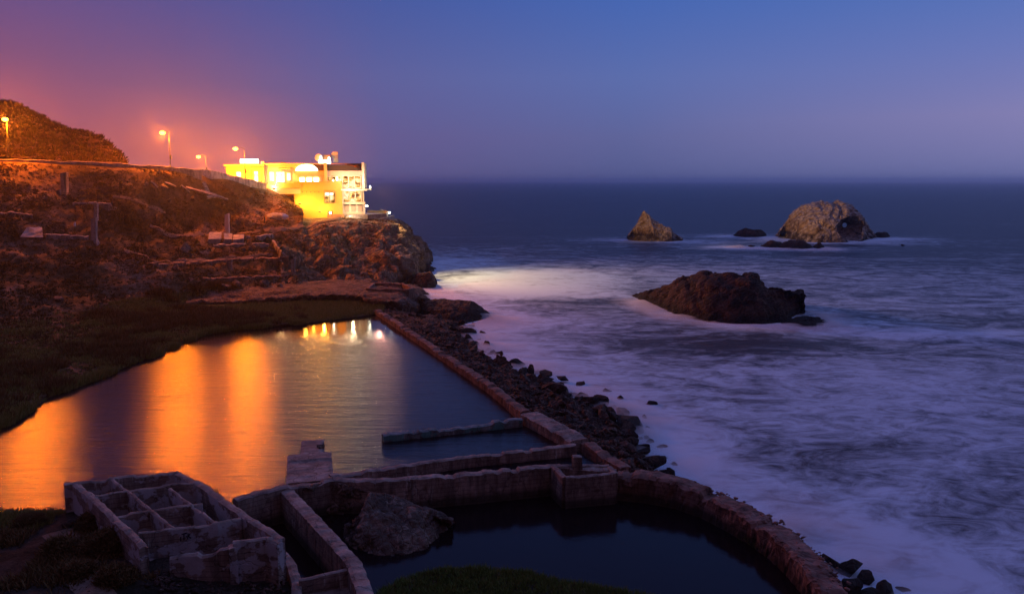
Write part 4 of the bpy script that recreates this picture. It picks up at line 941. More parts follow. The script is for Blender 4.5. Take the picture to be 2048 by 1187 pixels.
lamp(D(491, 360, 216), D(471, 297, 215.6), -2.2, 'street lamp in front of the left wing of the lit building', LP)
# ------------------------------------------------------------------ the building on the cliff
YB = 228.0
def bx(px, Y=YB): return D(px, 375, Y)[0]
def bz(py, Y=YB): return D(600, py, Y)[2]
def rect(px0, py0, px1_, py1, y0, y1): return (bx(px0), bx(px1_), y0, y1, bz(py1), bz(py0))
B = empty('clifftop_building', (bx(620), 240, 17), 'floodlit white and yellow multi-storey building on the cliff top', 'building')
boxes('left_wing_wall', [rect(458, 331, 533, 400, 226.5, 240)], 'painted_cream', B)
boxes('cornice', [rect(454, 329, 534, 333, 226.0, 240.5), rect(456, 337, 533, 338.5, 226.2, 226.45)], 'painted_cream', B)
boxes('pilaster', [rect(x, 339, x + 3, 380, 226.2, 226.45) for x in (476, 490, 504, 511, 524)], 'painted_cream', B)
def window(px0, py0, px1_, py1, y, nx, ny, mat='room_lit', fm='painted_white', name='window', fw=.12):
    x0, x1, z1, z0 = bx(px0), bx(px1_), bz(py0), bz(py1)
    w = boxes(name, [(x0, x1, y + .10, y + .14, z0, z1)], mat, B)
    bs = [(x0 - fw, x1 + fw, y - .05, y + .09, z0 - fw, z0), (x0 - fw, x1 + fw, y - .05, y + .09, z1, z1 + fw), (x0 - fw, x0, y - .048, y + .088, z0, z1), (x1, x1 + fw, y - .048, y + .088, z0, z1)]
    for k in range(1, nx): xx = x0 + (x1 - x0) * k / nx; bs.append((xx - fw / 2, xx + fw / 2, y - .03, y + .085, z0, z1))
    for k in range(1, ny): zz = z0 + (z1 - z0) * k / ny; bs.append((x0, x1, y - .01, y + .08, zz - fw / 3, zz + fw / 3))
    V, Fs = boxes_mesh(bs); o = mesh_obj('frame', V, Fs, fm); o.parent = w
    return w
window(479, 344, 487, 366, 226.2, 1, 1, 'room_bright'); window(513, 343, 521, 372, 226.2, 1, 1, 'room_bright')
# lit rooftop box on the left wing
boxes('rooftop_light_box', [rect(485, 318, 520, 326.5, 228, 230)], 'white_lit', B, .1)
boxes('light_box_rim', [rect(484, 326.5, 521, 328.8, 227.8, 230.2)], 'painted_cream', B)
boxes('roof_vent', [rect(525, 322, 532, 329, 229, 230)], 'painted_white', B, .2)
boxes('roof_vent', [rect(537, 325, 560, 326.7, 232, 234), rect(563, 324, 573, 326.6, 231, 233)], 'brick_orange', B, .05)
# middle wing
boxes('middle_wing_wall', [rect(533, 329, 604, 386, 228, 242)], 'painted_white', B)
boxes('fascia', [rect(533, 326.5, 656, 330, 227.6, 242), rect(541, 333, 604, 335, 227.6, 227.95)], 'painted_white', B)
boxes('awning', [rect(562, 336, 586, 339, 225.8, 227.9)], 'painted_cream', B, .05)
window(543, 344, 551, 362, 227.7, 1, 2, 'room_bright'); window(556, 344, 572, 364, 227.7, 3, 1, 'room_bright'); window(578, 346, 584, 360, 227.7, 1, 1, 'room_bright')
# stair parapet: sloping pink wall in front of the middle wing
V = []
for y in (224.2, 224.7):
    V += [(bx(533), y, bz(366)), (bx(556), y, bz(372)), (bx(572), y, bz(377)), (bx(605), y, bz(377)), (bx(605), y, bz(387)), (bx(562), y, bz(388)), (bx(533), y, bz(384))]
n = 7; Fs = [tuple(range(n)), tuple(range(n, 2 * n))[::-1]] + [(i, i + n, (i + 1) % n + n, (i + 1) % n) for i in range(n)]
mesh_obj('stair_parapet', V, Fs, 'painted_pink', B)
# lower main block
boxes('main_block_wall', [rect(592, 364.5, 687, 440, 225.6, 240), rect(655, 362.6, 687, 364.4, 225.7, 240)], 'painted_yellow', B)
boxes('upper_band', [rect(556, 366, 606, 376, 225.2, 226.4), rect(600, 363.0, 656, 366, 225.3, 226.5)], 'painted_yellow', B)
boxes('undercroft_wall', [rect(564, 376, 592, 410, 228.6, 240)], 'painted_yellow', B)
boxes('door', [rect(586, 377, 591, 395, 228.35, 228.55)], 'brick_orange', B)
boxes('wall_lamp_row', [(bx(x), bx(x) + .25, 225.3, 225.55, bz(384.5), bz(383)) for x in (608, 616, 624, 632, 640)], 'dark_metal', B)
window(652, 383, 671.5, 405, 225.4, 2, 1, 'room_lit', 'roof_dark', fw=.09)
boxes('ceiling_lamp', [(bx(655), bx(660), 225.3, 225.45, bz(389), bz(386)), (bx(663), bx(669), 225.3, 225.45, bz(389), bz(386))], 'white_lit', B, .04)
# row of glowing windows on the upper storey with yellow fascia
boxes('upper_wall', [rect(600, 330, 656, 365, 227.4, 240)], 'painted_cream', B)
boxes('fascia', [rect(596, 341.5, 656, 351, 226.6, 227.3)], 'painted_cream', B)
for x in (603, 617, 631): window(x, 355, x + 10, 363, 226.9, 1, 1, 'white_lit', 'painted_cream')
# arched lit window canopy
def arch(name, pxc, pyb, rx, ry, y0, y1, mat, n=20):
    xc, zb = bx(pxc), bz(pyb); RX = abs(bx(pxc + rx) - xc); RZ = abs(bz(pyb - ry) - zb); V = []
    for y in (y0, y1):
        V += [(xc + RX * math.cos(math.pi * k / n), y, zb + RZ * math.sin(math.pi * k / n)) for k in range(n + 1)]
    m_ = n + 1; Fs = [tuple(range(m_)), tuple(range(m_, 2 * m_))[::-1]] + [(i, i + m_, i + m_ + 1, i + 1) for i in range(n)] + [(n, n + m_, m_, 0)]
    return mesh_obj(name, V, Fs, mat, B)
arch('arched_gable', 618, 342, 27, 14.5, 226.6, 236, 'painted_cream')
arch('arched_window', 618, 341.4, 22, 12.5, 226.35, 226.55, 'white_lit')
# dark barrel roof
V = []; n = 16
prof = [(632, 328), (640, 329), (655, 330), (690, 329.5), (703, 331), (714, 334.5), (722, 339), (726, 341.2), (636, 341.4)]
for y in (226.4, 240): V += [(bx(a_), y, bz(b_)) for a_, b_ in prof]
m_ = len(prof); Fs = [tuple(range(m_))[::-1], tuple(range(m_, 2 * m_))] + [(i, (i + 1) % m_, (i + 1) % m_ + m_, i + m_) for i in range(m_)]
mesh_obj('barrel_roof', V, Fs, 'roof_dark', B)
boxes('roof_parapet', [rect(690, 325.5, 735, 345, 240.2, 240.8)], 'brick_orange', B)
boxes('fascia', [rect(656, 341.6, 727, 351.5, 226.2, 240)], 'painted_pink', B)
boxes('upper_room_wall', [rect(656, 351.6, 727, 353.5, 226.6, 240)], 'painted_white', B)
window(659, 354, 685, 363.5, 226.7, 3, 1, 'room_lit'); 
boxes('interior_lamp', [(bx(669), bx(671), 226.5, 226.65, bz(363), bz(358.5)), (bx(675.5), bx(679), 226.5, 226.65, bz(361), bz(354))], 'white_lit', B, .05)
window(689, 352.5, 699, 375, 226.4, 1, 4); window(701, 352.5, 711, 375, 226.4, 1, 4); window(713, 352.5, 723, 375, 226.4, 1, 4)
boxes('upper_room_core', [rect(656, 353.5, 727, 376, 227.2, 240)], 'painted_white', B)
boxes('end_wall', [(bx(727), bx(732), 226.3, 241, bz(377), bz(325)), (bx(732), bx(735), 232, 241, bz(376), bz(326))], 'painted_white', B)
boxes('chimney_pillar', [rect(652.5, 326, 658.5, 365, 225.8, 226.35)], 'painted_cream', B)
# balcony
boxes('balcony_slab', [(bx(685), bx(737), 224.9, 240, bz(381), bz(377.5)), (bx(737), bx(745), 227, 232, bz(380), bz(377.8))], 'painted_white', B)
boxes('balcony_lamp', [(bx(741.5), bx(743.5), 228, 228.4, bz(375.5), bz(372))], 'lamp_glass', B, .05)
# right tower
boxes('tower_core', [rect(687, 381, 729, 404, 227.6, 240)], 'painted_white', B)
boxes('tower_base', [rect(687, 404, 731, 436, 226.4, 240)], 'painted_white', B)
boxes('tower_band', [rect(686.5, 403.5, 732, 408, 226.1, 226.38)], 'painted_white', B)
boxes('corner_post', [rect(686.8, 381, 689, 404, 226.2, 227.5), rect(728, 381, 730, 404, 226.4, 227.5), rect(724, 381, 725.4, 404, 226.3, 226.5)], 'painted_white', B)
for x in (690, 702, 714): window(x, 382, x + 10, 403, 226.8, 1, 4)
for x0, x1 in ((690, 700), (700, 712)):  # diagonal bracing seen behind the glazing
    V, Fs = tube([(bx(x0), 226.75, bz(388)), (bx(x1), 226.75, bz(400))], .09, 6); mesh_obj('brace', V, Fs, 'painted_cream', B)
V, Fs = tube([(bx(700), 226.75, bz(400)), (bx(708), 226.75, bz(383))], .16, 6); mesh_obj('brace', V, Fs, 'painted_cream', B)
for x in (691, 704, 717):
    sh = boxes('shutter', [rect(x, 409.5, x + 8.5, 423, 226.15, 226.3)], 'blind', B)
    boxes('shutter_box', [rect(x - .6, 408.8, x + 9.1, 410.2, 226.02, 226.34)], 'roof_dark', B)
# rooftop machinery
def disc(name, c, r, h_, mat, axis='Y', n=24):
    a_ = Vector(c); V, Fs = tube([a_, a_ + (Vector((0, h_, 0)) if axis == 'Y' else Vector((0, 0, h_)))], r, n); return mesh_obj(name, V, Fs, mat, B)
disc('satellite_dish', (bx(641), 229, bz(315)), 1.05, .25, 'dish_cream')
boxes('roof_unit', [rect(650, 309, 664, 324, 230, 233)], 'brick_orange', B, .1)
boxes('unit_stand', [rect(641, 320, 665, 327, 228.4, 229.4)], 'white_lit', B, .08)  # stand and posts emit, in place of flood light falling on them
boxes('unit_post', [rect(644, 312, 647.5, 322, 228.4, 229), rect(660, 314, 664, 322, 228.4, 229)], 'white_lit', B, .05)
disc('round_tank', (bx(672), 231.5, bz(309.5)), .95, 1.9, 'dish_cream')
boxes('tank_panel', [rect(670, 302.5, 679.5, 309, 231.2, 232.2), rect(670, 316, 679.5, 324.5, 231.2, 232.2)], 'dish_cream', B, .12)
boxes('tank_panel', [rect(671, 309.5, 679, 315.5, 231.3, 232)], 'painted_pink', B, .03)
V, Fs = tube([(bx(627), 230, bz(328)), (bx(627), 230, bz(317))], [.06, .04], 6); mesh_obj('antenna', V, Fs, 'steel', B)
boxes('roof_edge', [rect(656, 325.0, 735, 326.6, 238, 241)], 'painted_pink', B)
for o in list(B.children_recursive):        # the side walls run back along the cliff edge, not square to the front
    n = len(o.data.vertices); v = np.empty(n * 3, np.float32); o.data.vertices.foreach_get('co', v); v = v.reshape(-1, 3); v[:, 0] -= .165 * (v[:, 1] - 226); o.data.vertices.foreach_set('co', v.ravel()); o.data.update()
# terrace to the right of the tower
T = empty('sea_terrace', (bx(735), 226, 15), 'grey-walled lit terrace stepping out from the building over the sea cliff', 'terrace')
def tw(name, pts, w, zb, seed, mat='pale_concrete'): return wallmesh(name, pts, w, zb, mat, T, rough=.03, chip=.06, seed=seed, res=.6)
deck = [D(695, 428, 226.2), D(735, 427.5, 226), D(772, 426.5, 229), D(777, 424.5, 238), D(735, 424, 244), D(695, 424, 244)]
zt = bz(429.5); V = [(d_[0], d_[1], zt) for d_ in deck] + [(d_[0], d_[1], zt - 1) for d_ in deck]; n = 6
mesh_obj('deck', V, [tuple(range(n)), tuple(range(n, 2 * n))[::-1]] + [(i, i + n, (i + 1) % n + n, (i + 1) % n) for i in range(n)], 'painted_white', T)
zp = bz(426.6)
tw('parapet', [(D(693, 428, 225)[0], 225, bz(428)), (D(735, 428, 225)[0], 225.2, bz(427.5)), (D(772, 428, 228)[0], 228, bz(426)), (D(777, 428, 237)[0], 237, bz(425.5))], .35, bz(437), 130)
tw('back_parapet', [(D(735, 428, 243)[0], 243, bz(424)), (D(770, 424, 243)[0], 243, bz(424)), (D(777, 425, 237)[0], 237, bz(425))], .3, bz(431), 131, 'painted_cream')
tw('buttress_wall', [(D(754, 436, 225.6)[0], 225.9, bz(436.5)), (D(776, 434, 227.6)[0], 227.9, bz(433)), (D(786, 434, 230)[0], 231, bz(431))], .5, bz(452), 132)
boxes('terrace_lamp', [(bx(732.5), bx(736), 226.4, 226.8, bz(413), bz(410)), (bx(772.5), bx(776), 231, 231.4, bz(427), bz(424.5))], 'lamp_glass', T, .08)
T2 = W('garden_wall', [(bx(661) - .2, 223.4, bz(427) - .0), (bx(693), 223.6, bz(426.5))], .35, bz(437), 'low orange wall at the foot of the yellow facade', mat='brick_orange', rough=.02, chip=.05, seed=140)
# fence posts and path lamp near the people
pl_ = empty('path_lamp', D(660.5, 433, 222), 'small white globe path lamp where the path meets the building', 'path lamp')
V, Fs = tube([D(660.5, 435, 222), D(660.5, 427, 222)], .05, 8); mesh_obj('post', V, Fs, 'dark_metal', pl_)
g_ = D(660.5, 425.3, 222); bm = bmesh.new(); bmesh.ops.create_uvsphere(bm, u_segments=14, v_segments=10, radius=.24); bmesh.ops.translate(bm, vec=tuple(g_), verts=bm.verts)
me = bpy.data.meshes.new('globe'); bm.to_mesh(me); bm.free(); me.materials.append(MAT['lamp_glass']); o = bpy.data.objects.new('globe', me); C.objects.link(o); o.parent = pl_; o.matrix_parent_inverse = parent_inv(pl_)
# ------------------------------------------------------------------ people on the path (tiny in the picture)
def person(loc, rz, label, coat, seed, lean=0):
    x, y, z = loc
    e = None
    J = {'pel': (0, 0, .95), 'ch': (0, .02, 1.3), 'nk': (0, .03, 1.5), 'hd': (0, .05, 1.62), 'ht': (0, .05, 1.76), 'lh': (-.1, 0, .9), 'lk': (-.11, .05, .5), 'lf': (-.12, -.02, .07), 'lt': (-.12, .18, .03), 'rh': (.1, 0, .9), 'rk': (.12, .12, .5), 'rf': (.12, .14, .07), 'rt': (.13, .33, .03),
         'ls': (-.19, .02, 1.42), 'le': (-.25, -.03, 1.13), 'lw': (-.22, .12, .9), 'lm': (-.21, .17, .82), 'rs': (.19, .02, 1.42), 're': (.25, -.05, 1.13), 'rw': (.2, .14, .95), 'rm': (.18, .19, .88)}
    K = list(J); Ed = [('pel', 'ch'), ('ch', 'nk'), ('nk', 'hd'), ('hd', 'ht'), ('pel', 'lh'), ('lh', 'lk'), ('lk', 'lf'), ('lf', 'lt'), ('pel', 'rh'), ('rh', 'rk'), ('rk', 'rf'), ('rf', 'rt'), ('ch', 'ls'), ('ls', 'le'), ('le', 'lw'), ('lw', 'lm'), ('ch', 'rs'), ('rs', 're'), ('re', 'rw'), ('rw', 'rm')]
    rad = dict(pel=.15, ch=.17, nk=.06, hd=.095, ht=.07, lh=.1, lk=.065, lf=.05, lt=.035, rh=.1, rk=.065, rf=.05, rt=.035, ls=.075, le=.05, lw=.035, lm=.03, rs=.075, re=.05, rw=.035, rm=.03)
    me = bpy.data.meshes.new('person'); me.from_pydata([J[k] for k in K], [(K.index(a_), K.index(b_)) for a_, b_ in Ed], []); o = bpy.data.objects.new('person', me); C.objects.link(o)
    me.materials.append(MAT[coat]); md = o.modifiers.new('skin', 'SKIN')
    for i, k in enumerate(K): me.skin_vertices[0].data[i].radius = (rad[k], rad[k] * .85); me.skin_vertices[0].data[i].use_root = (k == 'pel')
    o.modifiers.new('sub', 'SUBSURF').levels = 1; o.modifiers['sub'].render_levels = 2
    o.location = (x, y, z); o.rotation_euler = (0, 0, rz); tag(o, label, 'person')
    for nm, c_, r_, m_, sc in (('face', (0, .075, 1.655), .088, 'skin', (.85, .95, 1.15)), ('hair', (0, .02, 1.70), .105, 'hair', (.9, .95, .95))):
        bm = bmesh.new(); bmesh.ops.create_uvsphere(bm, u_segments=12, v_segments=10, radius=r_); bmesh.ops.scale(bm, vec=sc, verts=bm.verts); bmesh.ops.translate(bm, vec=c_, verts=bm.verts)
        m2 = bpy.data.meshes.new(nm); bm.to_mesh(m2); bm.free(); m2.materials.append(MAT[m_]); q = bpy.data.objects.new(nm, m2); C.objects.link(q); q.parent = o
    return o
for (px, py, rz, lab, coat) in ((664.5, 436, 2.6, 'person in dark clothes standing beside the globe lamp on the cliff path', 'cloth_dark'), (657, 436.5, -2.0, 'person in grey clothes on the path just left of the globe lamp', 'cloth_grey')):
    h_ = hit(px, py, ('hillside', 'cliff')); person((h_[0], h_[1], down(h_[0], h_[1], ('hillside', 'cliff')) + .3), rz, lab, coat, 1)
# ------------------------------------------------------------------ remnants on the hillside
def hp(px, py, names=('hillside', 'cliff', 'rock_ledge', 'marsh_bank')):
    return hit(px, py, names)
def upr(name, px, pyb, pyt, wpx, label, cat, seed, mat='retaining_concrete', flare=0.0, lean=0.0):
    b = hp(px, pyb); top = D(px + lean, pyt, b[1]); w = wpx / F * b[1]; hgt = top[2] - b[2]
    V = []; n = 8
    for k in range(n + 1):
        t = k / n; z = b[2] - .8 + (hgt + .8) * t; ww_ = w * (1 + flare * max(0, .25 - t) * 4); cx = b[0] + (top[0] - b[0]) * t
        for sx_, sy_ in ((-1, -1), (1, -1), (1, 1), (-1, 1)): V.append((cx + sx_ * ww_ / 2, b[1] + .4 + sy_ * ww_ * .4, z + (0 if t < 1 else .15 * sx_)))
    V = np.array(V); V = V + np.stack([fbm(V * 1.5, 3, s=seed + q) for q in range(3)], 1) * .12 * (w > .5)
    Fs = [tuple(int(i) for i in f_) for k in range(n) for f_ in [(k * 4 + q, k * 4 + (q + 1) % 4, (k + 1) * 4 + (q + 1) % 4, (k + 1) * 4 + q) for q in range(4)]] + [(n * 4, n * 4 + 1, n * 4 + 2, n * 4 + 3)]
    return tag(mesh_obj(name, V, Fs, mat), label, cat)
upr('concrete_pillar', 186, 484, 436, 10, 'lower thick part of the broken pale pillar on the hillside, flared at its foot', 'pillar', 150, 'pale_concrete', .9)
upr('concrete_pillar', 190, 440, 407, 7, 'thin upper pillar rising just behind the flared pale pillar', 'pillar', 151, 'pale_concrete', 0)
upr('concrete_pillar', 127, 388, 345, 11, 'broken pale pillar standing alone high on the left hillside', 'pillar', 152, 'retaining_concrete')
upr('concrete_pillar', 116, 390, 380, 8, 'small stub of concrete at the foot of the lone high pillar', 'pillar', 153, 'retaining_concrete')
upr('concrete_pillar', 240, 388, 362, 5, 'dark narrow post in the gully right of the lone high pillar', 'post', 154, 'dark_rock')
upr('concrete_pillar', 453, 466, 428, 8, 'pinkish slotted post on the slope above the terraced ruins', 'post', 155, 'painted_pink')
upr('wooden_post', 222, 416, 403, 2.5, 'short thin dark post on the middle hillside', 'post', 156, 'dark_metal')
upr('wooden_post', 528, 446, 434, 2, 'thin post left of the white painted rock', 'post', 157, 'steel')
upr('marker_post', 147, 455, 445, 3, 'little white marker post on the dark left hillside', 'post', 158, 'pale_rock')
def hw(name, pix, h_px, w, label, seed, mat='retaining_concrete', chip=.2, zoff=0, cat='wall'):
    pts = [];
    for (x, y) in pix:
        b = hp(x, y)
        if b is None: continue
        pts.append((b[0], b[1], b[2] + h_px / F * b[1] + zoff))
    zb = min(p[2] for p in pts) - h_px / F * pts[0][1] - 2.0
    return W(name, pts, w, zb, label, cat, mat=mat, rough=.07, chip=chip, seed=seed)
def slab(name, pix4, label, mat, t=.5, seed=0, lift=.25, cat='slab'):
    Pn = [hp(*q) for q in pix4]; Pn = [p + np.array((0, -.3, lift)) for p in Pn]; n = 6; G = []
    for i in range(n):
        for j in range(n):
            u, v = i / (n - 1), j / (n - 1); G.append(Pn[0] * (1 - u) * (1 - v) + Pn[1] * u * (1 - v) + Pn[2] * u * v + Pn[3] * (1 - u) * v)
    G = np.array(G); nr = np.cross(Pn[1] - Pn[0], Pn[3] - Pn[0]); nr /= np.linalg.norm(nr); nr = nr if nr[1] < 0 else -nr
    top = G + nr * t * .5 + nr * (fbm(G * 1.5, 3, s=seed) * .15)[:, None]; bot = G - nr * t
    V = np.r_[top, bot]; Fs = [tuple(map(int, f_)) for f_ in grid_faces(n, n)] + [tuple(int(i) + n * n for i in f_)[::-1] for f_ in grid_faces(n, n)]
    edge = [i for i in range(n)] + [i * n + n - 1 for i in range(1, n)] + [n * n - 2 - i for i in range(n - 1)] + [n * (n - 2 - i) for i in range(n - 2)]
    for a_, b_ in zip(edge, edge[1:] + edge[:1]): Fs.append((a_, a_ + n * n, b_ + n * n, b_))
    return tag(mesh_obj(name, V, Fs, mat), label, cat)
hw('ruin_wall', [(92, 476), (130, 477), (178, 480)], 9, .8, 'low concrete wall running left from the flared pillar', 160, 'retaining_concrete')
slab('concrete_slab', [(42, 480), (88, 480), (86, 460), (56, 460)], 'rounded concrete block under yellow-green scrub on the left hillside', 'retaining_concrete', .9, 161)
hw('ruin_wall', [(2, 425), (30, 427), (66, 432)], 4, .8, 'narrow broken wall edge at the far left of the hillside', 162, 'retaining_concrete')
hw('ruin_wall', [(145, 408), (190, 406), (238, 412)], 4, 1.2, 'pale broken ledge behind the top of the thin upper pillar', 163, 'retaining_concrete', .4)
me_ = BM[6].copy(); me_.name = 'white_rock'; me_.materials.clear(); me_.materials.append(MAT['pale_rock'])
p_ = hp(559, 439); wr_ = put_boulder(p_[0], p_[1] - .6, p_[2] + .9, 1, 'whitewashed rock outcrop on the slope below the building', None, me_, (.25, .05, .06), (2.9, 1.0, 1.15)); wr_.name = 'white_rock'; wr_['category'] = 'rock'
for q, (dx, s_) in enumerate(((-1.9, .75), (1.7, .85))):
    b2_ = put_boulder(p_[0] + dx, p_[1] - .8, p_[2] + .7, s_, 'x', None, me_, (.2, .1, q), (1.3, .9, .9)); b2_.name = 'lobe'; del b2_['label']; del b2_['category']; b2_.parent = wr_; bpy.context.view_layer.update(); b2_.matrix_parent_inverse = wr_.matrix_world.inverted()
slab('concrete_block', [(417, 486), (443, 486), (443, 472), (419, 473)], 'palest left block in the row of blocks on the top terrace', 'pale_concrete', .9, 165, .6, 'block')
slab('concrete_block', [(449, 487), (465, 487), (465, 474), (449, 474)], 'middle greyish block in the row of blocks on the top terrace', 'pale_concrete', .9, 166, .6, 'block')
slab('concrete_block', [(467, 487), (488, 486), (490, 477), (468, 477)], 'right block in the row of blocks on the top terrace', 'pale_concrete', .8, 167, .6, 'block')
hw('terrace_wall', [(425, 491), (480, 490), (535, 488)], 4, 1.4, 'narrow ledge just under the row of pale blocks', 168, 'retaining_concrete', .2)
hw('terrace_wall', [(492, 478), (515, 476), (545, 474)], 7, 1.0, 'dim wall stub right of the row of pale blocks', 169, 'retaining_concrete', .4)
hw('terrace_wall', [(300, 528), (380, 526), (450, 521), (520, 517), (578, 515)], 4, 1.6, 'long level terrace edge across the middle of the ruins', 170, 'concrete_red', .2)
hw('terrace_wall', [(375, 557), (430, 557), (500, 553), (572, 551)], 3, 1.2, 'lower terrace edge above the rubble by the pond', 171, 'concrete_red', .25)
hw('stair_curb', [(546, 482), (556, 494), (566, 505), (574, 513)], 2.5, .6, 'sloping curb descending right of the pale blocks', 172, 'retaining_concrete', .1)
upr('concrete_pillar', 585, 545, 518, 7, 'short pier at the right end of the long terrace edge', 'pillar', 173, 'retaining_concrete')
upr('concrete_pillar', 458, 536, 520, 9, 'squat pier under the long terrace edge', 'pillar', 174, 'retaining_concrete')
hw('ruin_wall', [(408, 370), (416, 388)], 8, 1.2, 'broken concrete stub hanging below the retaining wall', 175, 'retaining_concrete', .4)
# long fallen beams on the slope below the wall
def beam(a, b, r, label, mat='retaining_concrete', lift=.35):
    A, Bq = hp(*a), hp(*b); A = A + (0, -.2, lift); Bq = Bq + (0, -.2, lift); V, Fs = tube([A, (A + Bq) / 2 + (0, 0, .05), Bq], [r, r, r * .9], 4); return tag(mesh_obj('fallen_beam', V, Fs, mat), label, 'beam')
beam((372, 378), (456, 402), .38, 'longest pale beam lying down the slope below the retaining wall')
beam((402, 383), (448, 398), .25, 'thinner beam lying beside the longest pale beam')
beam((330, 368), (352, 376), .3, 'short beam lying among stones on the upper slope')
beam((302, 366), (316, 378), .3, 'small steep beam fragment on the upper slope')
beam((363, 374), (380, 388), .28, 'beam fragment just below the red slope patch')
beam((414, 398), (436, 396), .4, 'stubby pale block of beam near the foot of the longest beam')
for px, py, s, lab in [(293, 370, .7, 'small pale stone on the upper middle slope'), (328, 377, 1.1, 'large tan stone on the upper middle slope'), (385, 399, .9, 'pale triangular stone below the red slope patch'),
                       (446, 409, .8, 'pale stone just under the end of the longest beam'), (338, 402, .8, 'rounded stone in the middle of the slope'), (318, 345, .5, 'tiny pale stone high under the parapet'),
                       (500, 500, .9, 'pale block fallen under the row of blocks'), (485, 500, .8, 'squarish fallen stone left of the fallen pale block'), (510, 498, .7, 'rounded fallen stone below the top terrace'), (545, 503, 1.0, 'oblong stone lying at the foot of the sloping curb'),
                       (475, 572, 1.3, 'largest pale rock at the foot of the ruins by the pond'), (455, 575, 1.0, 'flat pale rock left of the largest one by the pond'), (530, 572, 1.2, 'pointed rock at the foot of the lower terrace'), (560, 572, .8, 'smaller greenish stone right of the pointed rock'),
                       (408, 510, 1.3, 'tan boulder on the slope left of the terraces'), (370, 500, 1.6, 'large rounded outcrop on the slope left of the terraces'), (352, 538, .9, 'small pale boulder under the left end of the long terrace'), (120, 600, .9, 'pale stone in the grass on the left slope')]:
    p_ = hp(px, py)
    if p_ is not None: put_boulder(p_[0], p_[1] - .2, p_[2] + s * .3, s, lab, None, random.choice(BMP))
# ------------------------------------------------------------------ basin on the ledge
bs_ = empty('ledge_basin', Q(780, 572, 4.8), 'shallow roofless red concrete basin on the rock ledge below the cliff', 'basin')
bp_ = [Q(735, 577, 5.0), Q(748, 566, 5.0), Q(806, 567, 5.0), Q(826, 576, 5.0), Q(815, 579, 5.0)]
for q, (i, j) in enumerate(((0, 1), (1, 2), (2, 3), (3, 4), (4, 0))):
    wallmesh('basin_side', [(bp_[i][0], bp_[i][1], 5.15 + .005 * q), (bp_[j][0], bp_[j][1], 5.15 + .005 * q)], .55, 3.2, 'concrete_red', bs_, rough=.05, chip=.1, seed=180 + q)
# ------------------------------------------------------------------ vegetation
def sample_grid(G, n, rng, mask=None):
    a = G[:-1, :-1]; b = G[1:, 1:]; c_ = G[:-1, 1:]; d_ = G[1:, :-1]
    ar = np.linalg.norm(np.cross(b - a, c_ - d_), axis=-1) * .5
    cen = (a + b) / 2
    if mask is not None: ar = ar * mask(cen)
    p = ar.ravel() / ar.sum(); idx = rng.choice(len(p), n, p=p)
    i, j = np.unravel_index(idx, ar.shape); u = rng.random((n, 1)); v = rng.random((n, 1))
    P00, P10, P01, P11 = G[i, j], G[i + 1, j], G[i, j + 1], G[i + 1, j + 1]
    return P00 * (1 - u) * (1 - v) + P10 * u * (1 - v) + P01 * (1 - u) * v + P11 * u * v
def tufts(name, pts, size, blades, width, mat, label, rng, lean=.6, spread=.5, kind='stuff'):
    n = len(pts); sz = size * (.55 + .9 * rng.random(n)); P0 = np.repeat(pts, blades, 0); S = np.repeat(sz, blades)
    m = len(P0); a = rng.random(m) * 2 * math.pi; r = rng.random(m) * spread * S
    base = P0 + np.stack((np.cos(a) * r, np.sin(a) * r, np.zeros(m) - .03), 1)
    d = np.stack((np.cos(a) * lean * rng.random(m), np.sin(a) * lean * rng.random(m), .5 + .5 * rng.random(m)), 1) * S[:, None]
    t = rng.random(m) * 2 * math.pi; w = np.stack((np.cos(t), np.sin(t), np.zeros(m)), 1) * (width * (.6 + .8 * rng.random(m)))[:, None]
    V = np.stack((base - w, base + w, base + d * .6 + w * .7, base + d), 1).reshape(-1, 3)
    k = np.arange(m)[:, None] * 4; Fc = k + np.array([[0, 1, 2, 3]])
    return tag(mesh_obj(name, V, Fc, mat), label, None, None, kind)
rng = np.random.default_rng(4)
def patchy(scale, s, lo=-.05, hi=.25):
    def f(c): return np.clip((fbm(c.reshape(-1, 3) * scale, 3, s=s).reshape(c.shape[:2]) - lo) / (hi - lo), 0, 1)
    return f
GH = o_grid['hillside']
mk = patchy(.16, 301, -.12, .15)
def mhill(c):
    roadY = np.interp(c[..., 0] / c[..., 1], [(x - 1024) / F for x in px1], [166, 168, 171, 175, 181, 189, 196, 204, 215, 222, 227])
    return (mk(c) + .35) * (c[..., 2] > 2.4) * (c[..., 1] < roadY - .5) * (c[..., 0] > -115)
tufts('scrub', sample_grid(GH, 22000, rng, mhill), .30, 9, .09, 'scrub_leaf', 'low brown-green scrub and ice plant covering the hillside', rng, 1.0, .9)
tufts('scrub', sample_grid(o_grid['hill_behind'], 6000, rng, lambda c: (c[..., 2] > 31) * 1.0), .8, 10, .2, 'brush_leaf', 'dark brush covering the hill behind the road', rng, 1.0, .9)
tufts('scrub', sample_grid(o_grid['hill_behind'], 420, rng, lambda c: (c[..., 2] > 36) * 1.0), 1.0, 50, .10, 'brush_leaf', 'bigger wind-shaped shrubs on the crest of the hill behind the road', rng, .8, .8)
tufts('scrub', sample_grid(o_grid['cliff'], 900, rng, lambda c: patchy(.13, 77, .05, .25)(c) * (c[..., 2] > 4)), .5, 9, .12, 'scrub_leaf', 'patches of brown brush clinging to the cliff face', rng, 1.0, .8)
mm_ = sample_grid(o_grid['marsh_bank'], 5200, rng, lambda c: (c[..., 2] > 2.05) * (c[..., 2] < 3.0) * 1.0)
tufts('marsh_grass', mm_, .5, 9, .05, 'marsh_leaf', 'green marsh grass strip at the far edge of the pond', rng, .5, .8)
